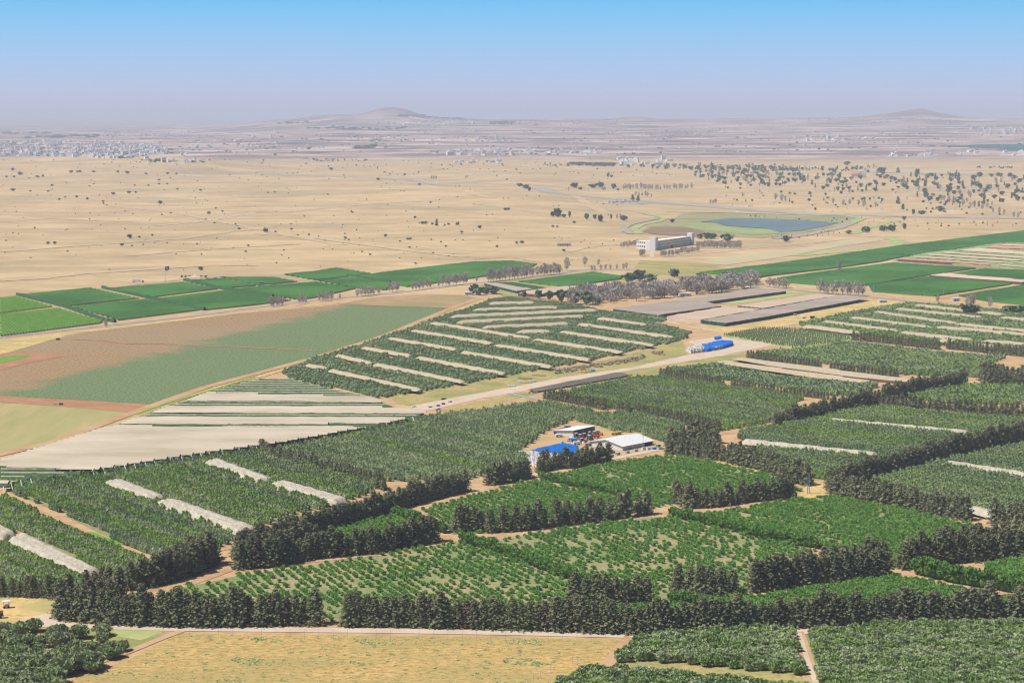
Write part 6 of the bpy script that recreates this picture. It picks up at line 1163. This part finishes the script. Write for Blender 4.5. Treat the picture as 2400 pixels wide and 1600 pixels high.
# border fence along the front field
e = E('wire_fence', 'tall thin wire fence along the golden front field', 'fence', P(900, 1490)); inv = e.location
fp = []
for i in range(30):
    x = 445 + i * 33.6; y = 1489 + (x - 445) * .011; p = P(x, y + 5); b = MB().cyl(p - inv, p - inv + Vector((0, 0, 4.3)), .05, .05, n=5); b.cyl(p - inv + Vector((0, 0, 4.3)), p - inv + Vector((0, -.5, 4.7)), .045, n=4); b.build('post', M['metal'], e); fp.append(p - inv)
b = MB()
for a, c in zip(fp[:-1], fp[1:]):
    for z in (1.5, 3.0, 4.2): b.cyl(a + Vector((0, 0, z)), c + Vector((0, 0, z)), .010, n=3)
b.build('wire', M['metal'], e)
for i, (x, y) in enumerate(((1342, 1555), (1353, 1555), (1369, 1549), (1290, 1575), (1235, 1598), (1250, 1598), (1267, 1590))):
    e = E('marker_post', f'thin post with a white foot in the golden field, {nth(i + 1)} of seven', 'post', P(x, y), 0, 'thin posts in the golden field'); MB().cyl((0, 0, .3), (0, 0, 3.4), .06, n=5).build('pole', M['metal'], e); MB().cyl((0, 0, 0), (0, 0, .35), .22, n=8).build('foot', M['white'], e)
# vehicles at lower left
p = P(15, 1424); e = E('utility_cart', 'small cart with a flat white roof parked at the lower left edge', 'cart', p, .35)
MB().box((0, 0, .6), (2.6, 1.8, .9)).build('body', M['rubble'], e); MB().box((0, 0, 3.1), (3.4, 2.7, .18)).build('canopy', M['white'], e); MB().box((1.1, 0, 1.51), (.1, 1.7, 1.0)).build('windscreen', M['glass'], e)
for x in (-1.2, 1.2):
    for y in (-1, 1): MB().cyl((x, y * .9, 1.5), (x, y * .9, 3.1), .06, n=5).build('post', M['metal'], e); MB().cyl((x * .8, y * 1.0 - .12, .5), (x * .8, y * 1.0 + .12, .5), .5, n=10).build('wheel', M['rubber'], e)
p = P(-3, 1448); e = E('tank_trailer', 'rusty brown tank trailer cut by the lower left edge', 'trailer', p, .25); MB().cyl((-3, 0, 2.2), (2.0, 0, 2.2), 1.25, n=14).build('tank', M['netBr'], e); MB().box((-.4, 0, .85), (5.2, 1.6, .2)).build('frame', M['white'], e)
for x in (-1.5, .8): MB().cyl((x, -1.0, .55), (x, 1.0, .55), .55, n=10).build('wheel', M['rubber'], e)
# long ruined concrete building
o, rz, L1 = frame2((1491, 582), (1524, 586)); e = E('ruined_building', 'long ruined concrete building with a stair tower and end block', 'building', o, rz); H1 = 12.5
b = MB().box((L1 / 2, 8, 0), (L1, 14, H1)); b.build('left_wing', M['wall'], e)
for f in range(2):
    for i in range(6): MB().box((L1 * (.1 + .15 * i), .95, 2.5 + f * 6.5), (L1 * .07, .2, 3.2)).build('window', M['dark'], e)
o2, rz2, L2 = frame2((1533, 587), (1622, 574)); g = rz2 - rz; R_ = Matrix.Rotation(-rz, 3, 'Z'); off = R_ @ (o2 - o)
def lb(name, x, y, z, a, c, h, m_): 
    d = Vector((x * math.cos(g) - y * math.sin(g), x * math.sin(g) + y * math.cos(g), 0)) + off; return MB().box((d.x, d.y, z), (a, c, h), rz=g).build(name, m_, e)
lb('stair_tower', 3, 2, 0, 10, 10, 21, M['white']); lb('main_wing', L2 * .5, 9, 0, L2 - 8, 14, 14.5, M['wall']); lb('end_block', L2 + 1, 3, 0, 9, 9, 20, M['white'])
for f in range(3): lb('balcony_band', L2 * .5, 1.6, 3.0 + f * 4.4, L2 - 12, .8, 1.3, M['rubble'])
for f in range(2):
    for i in range(4): lb('pier', L2 * (.16 + .22 * i), 1.0, .01, .9, .5, 14.2, M['white'])
    break
lb('doorway', L2 * .48, 1.05, .5, 7, .3, 3.4, M['dark']); MB().box((L1 + 2, -.2, .5), (2.2, .4, 12)).build('dark_slot', M['dark'], e)
p = P(1322, 577); e = E('ruined_hut', 'low roofless ruin standing alone on the dry plain', 'ruin', p, .1); MB().box((0, 0, 0), (22, .6, 5)).box((-11, 4, 0), (.6, 8, 4)).box((11, 4, 0), (.6, 8, 5)).build('wall', M['rubble'], e); MB().box((-6, -.32, 1.2), (1.8, .1, 2)).box((-2, -.32, 1.2), (1.8, .1, 2)).box((2, -.32, 1.2), (1.8, .1, 2)).box((6, -.32, 1.2), (1.8, .1, 2)).build('opening', M['dark'], e)
# observer post: white cabins on the plain
cb = [(1428, 476, 5), (1438, 476, 8), (1447, 475, 10), (1458, 476, 10), (1467, 474, 9), (1476, 475, 8), (1485, 474, 8), (1493, 475, 7), (1465, 471, 6), (1445, 472, 6)]
for i, (x, y, w_) in enumerate(cb): k = ppm(P(x, y).y); hut((x, y), w_ / k, 7, 4.2, f'white prefab cabin of the fenced post, {nth(i + 1)} counted from the left front', .05, 'white', 'white' if i % 3 else 'skyb', 'cabin')
strip('compound_ground', line(1413, 478, 1450, 479, 1490, 478, 1520, 475), 24, M['asphalt'], .5)
# red roofed building with a tower, arched ruin, tall thin towers
p = P(2008, 416); k = ppm(p.y); e = E('red_roof_building', 'long building with a red tiled roof and a square tower', 'building', p, .05); MB().box((0, 0, 0), (28 / k, 14, 6.5 / k)).build('wall', M['house'], e); b = MB(); a = 14.5 / k; b.add([(-a, -8, 6.5 / k), (a, -8, 6.5 / k), (a, 8, 6.5 / k), (-a, 8, 6.5 / k), (-a * .9, 0, 9.5 / k), (a * .9, 0, 9.5 / k)], [(0, 1, 5, 4), (2, 3, 4, 5), (0, 4, 3), (1, 2, 5)]); b.build('roof', M['roofred'], e)
MB().box((20 / k, 2, 0), (5 / k, 5 / k, 20 / k)).build('tower', M['house'], e); MB().box((20 / k, 2, 20.01 / k), (8 / k, 6 / k, 1.2 / k)).build('tower_top', M['rubble'], e); MB().box((14 / k, -8, 0), (3.5 / k, 4, 11 / k)).build('annex', M['white'], e)
p = P(2317, 442); k = ppm(p.y); e = E('arched_ruin', 'pale two storey ruin with arched openings right of the ruined town', 'ruin', p, .05); MB().box((0, 0, 0), (13 / k, 10, 11 / k)).build('wall', M['rubble'], e)
for f in range(2):
    for i in range(4): MB().box(((-4.8 + 3.2 * i) / k, -5.05, (.8 + 5 * f) / k), (1.6 / k, .3, 3 / k)).build('opening', M['dark'], e)
p = P(1383, 384); k = ppm(p.y); e = E('water_tower', 'thin white water tower in front of the dark tree line', 'water tower', p); MB().cyl((0, 0, 0), (0, 0, 11 / k), .8 / k, n=8).build('shaft', M['white'], e); MB().cyl((0, 0, 11 / k), (0, 0, 14 / k), 1.0 / k, 2.4 / k, n=10).build('tank', M['white'], e)
p = P(1156, 358); k = ppm(p.y); e = E('minaret', 'thin white tower in the long white settlement', 'tower', p); MB().cyl((0, 0, 0), (0, 0, 12 / k), .7 / k, .5 / k, n=8).build('shaft', M['white'], e); MB().cyl((0, 0, 12 / k), (0, 0, 14 / k), .5 / k, .05 / k, n=8).build('tip', M['white'], e)
# collapsed houses of the ruined town
for i in range(95):
    x = random.uniform(1690, 2390); y = random.uniform(428, 500) if i % 3 else random.uniform(405, 450); p = P(x, y); b = MB(); a = random.uniform(6, 15)
    b.box((0, 0, 0), (a, 6, random.uniform(.8, 2.2)), rz=random.random(), taper=.8); b.box((a * .3, 2, 0), (a * .5, .6, random.uniform(2, 4))); b.add([(-a / 2, -4, .3), (a / 2, -4, .5), (a / 2, 3, 2.6), (-a / 2, 3, 1.8)], [(0, 1, 2, 3)])
    tag(b.build('collapsed_house', M['rubble'], None, p, random.uniform(-.5, .5)), 'pale collapsed house slab ' + ('in the left half' if x < 2000 else 'in the right half') + ' of the ruined town', 'ruin', 'collapsed houses')
for x in (1180, 1191):
    e = E('yellow_sign', 'small yellow sign post on the dry plain, ' + ('left' if x == 1180 else 'right') + ' of two', 'sign', P(x, 470)); MB().cyl((0, 0, 0), (0, 0, 5), .35, n=6).build('post', M['metal'], e); MB().box((0, 0, 4), (3.6, .4, 3.6)).build('panel', M['yellow'], e)
e = E('booth', 'small grey booth beside the bend of the patrol road', 'booth', P(983, 434)); MB().box((0, 0, 0), (9, 6, 5)).build('wall', M['bluem'], e); MB().box((0, 0, 5.01), (10, 7, .5)).build('roof', M['metal'], e)

# ------------------------------------------------------------------ haze
hb = MB().box((0, 30000, -60), (60000, 66000, 60 + 420)); hm = bpy.data.materials.new('haze air'); hm.use_nodes = True; t = hm.node_tree; t.nodes.clear()
oo = t.nodes.new('ShaderNodeOutputMaterial'); pv = t.nodes.new('ShaderNodeVolumePrincipled'); pv.inputs['Color'].default_value = (0.83, 0.86, 1.0, 1); pv.inputs['Density'].default_value = 0.000053; pv.inputs['Anisotropy'].default_value = 0.0
t.links.new(pv.outputs[0], oo.inputs['Volume']); ho = hb.build('haze', hm); tag(ho, 'pale lilac haze lying over the whole plain', 'haze', kind='stuff')
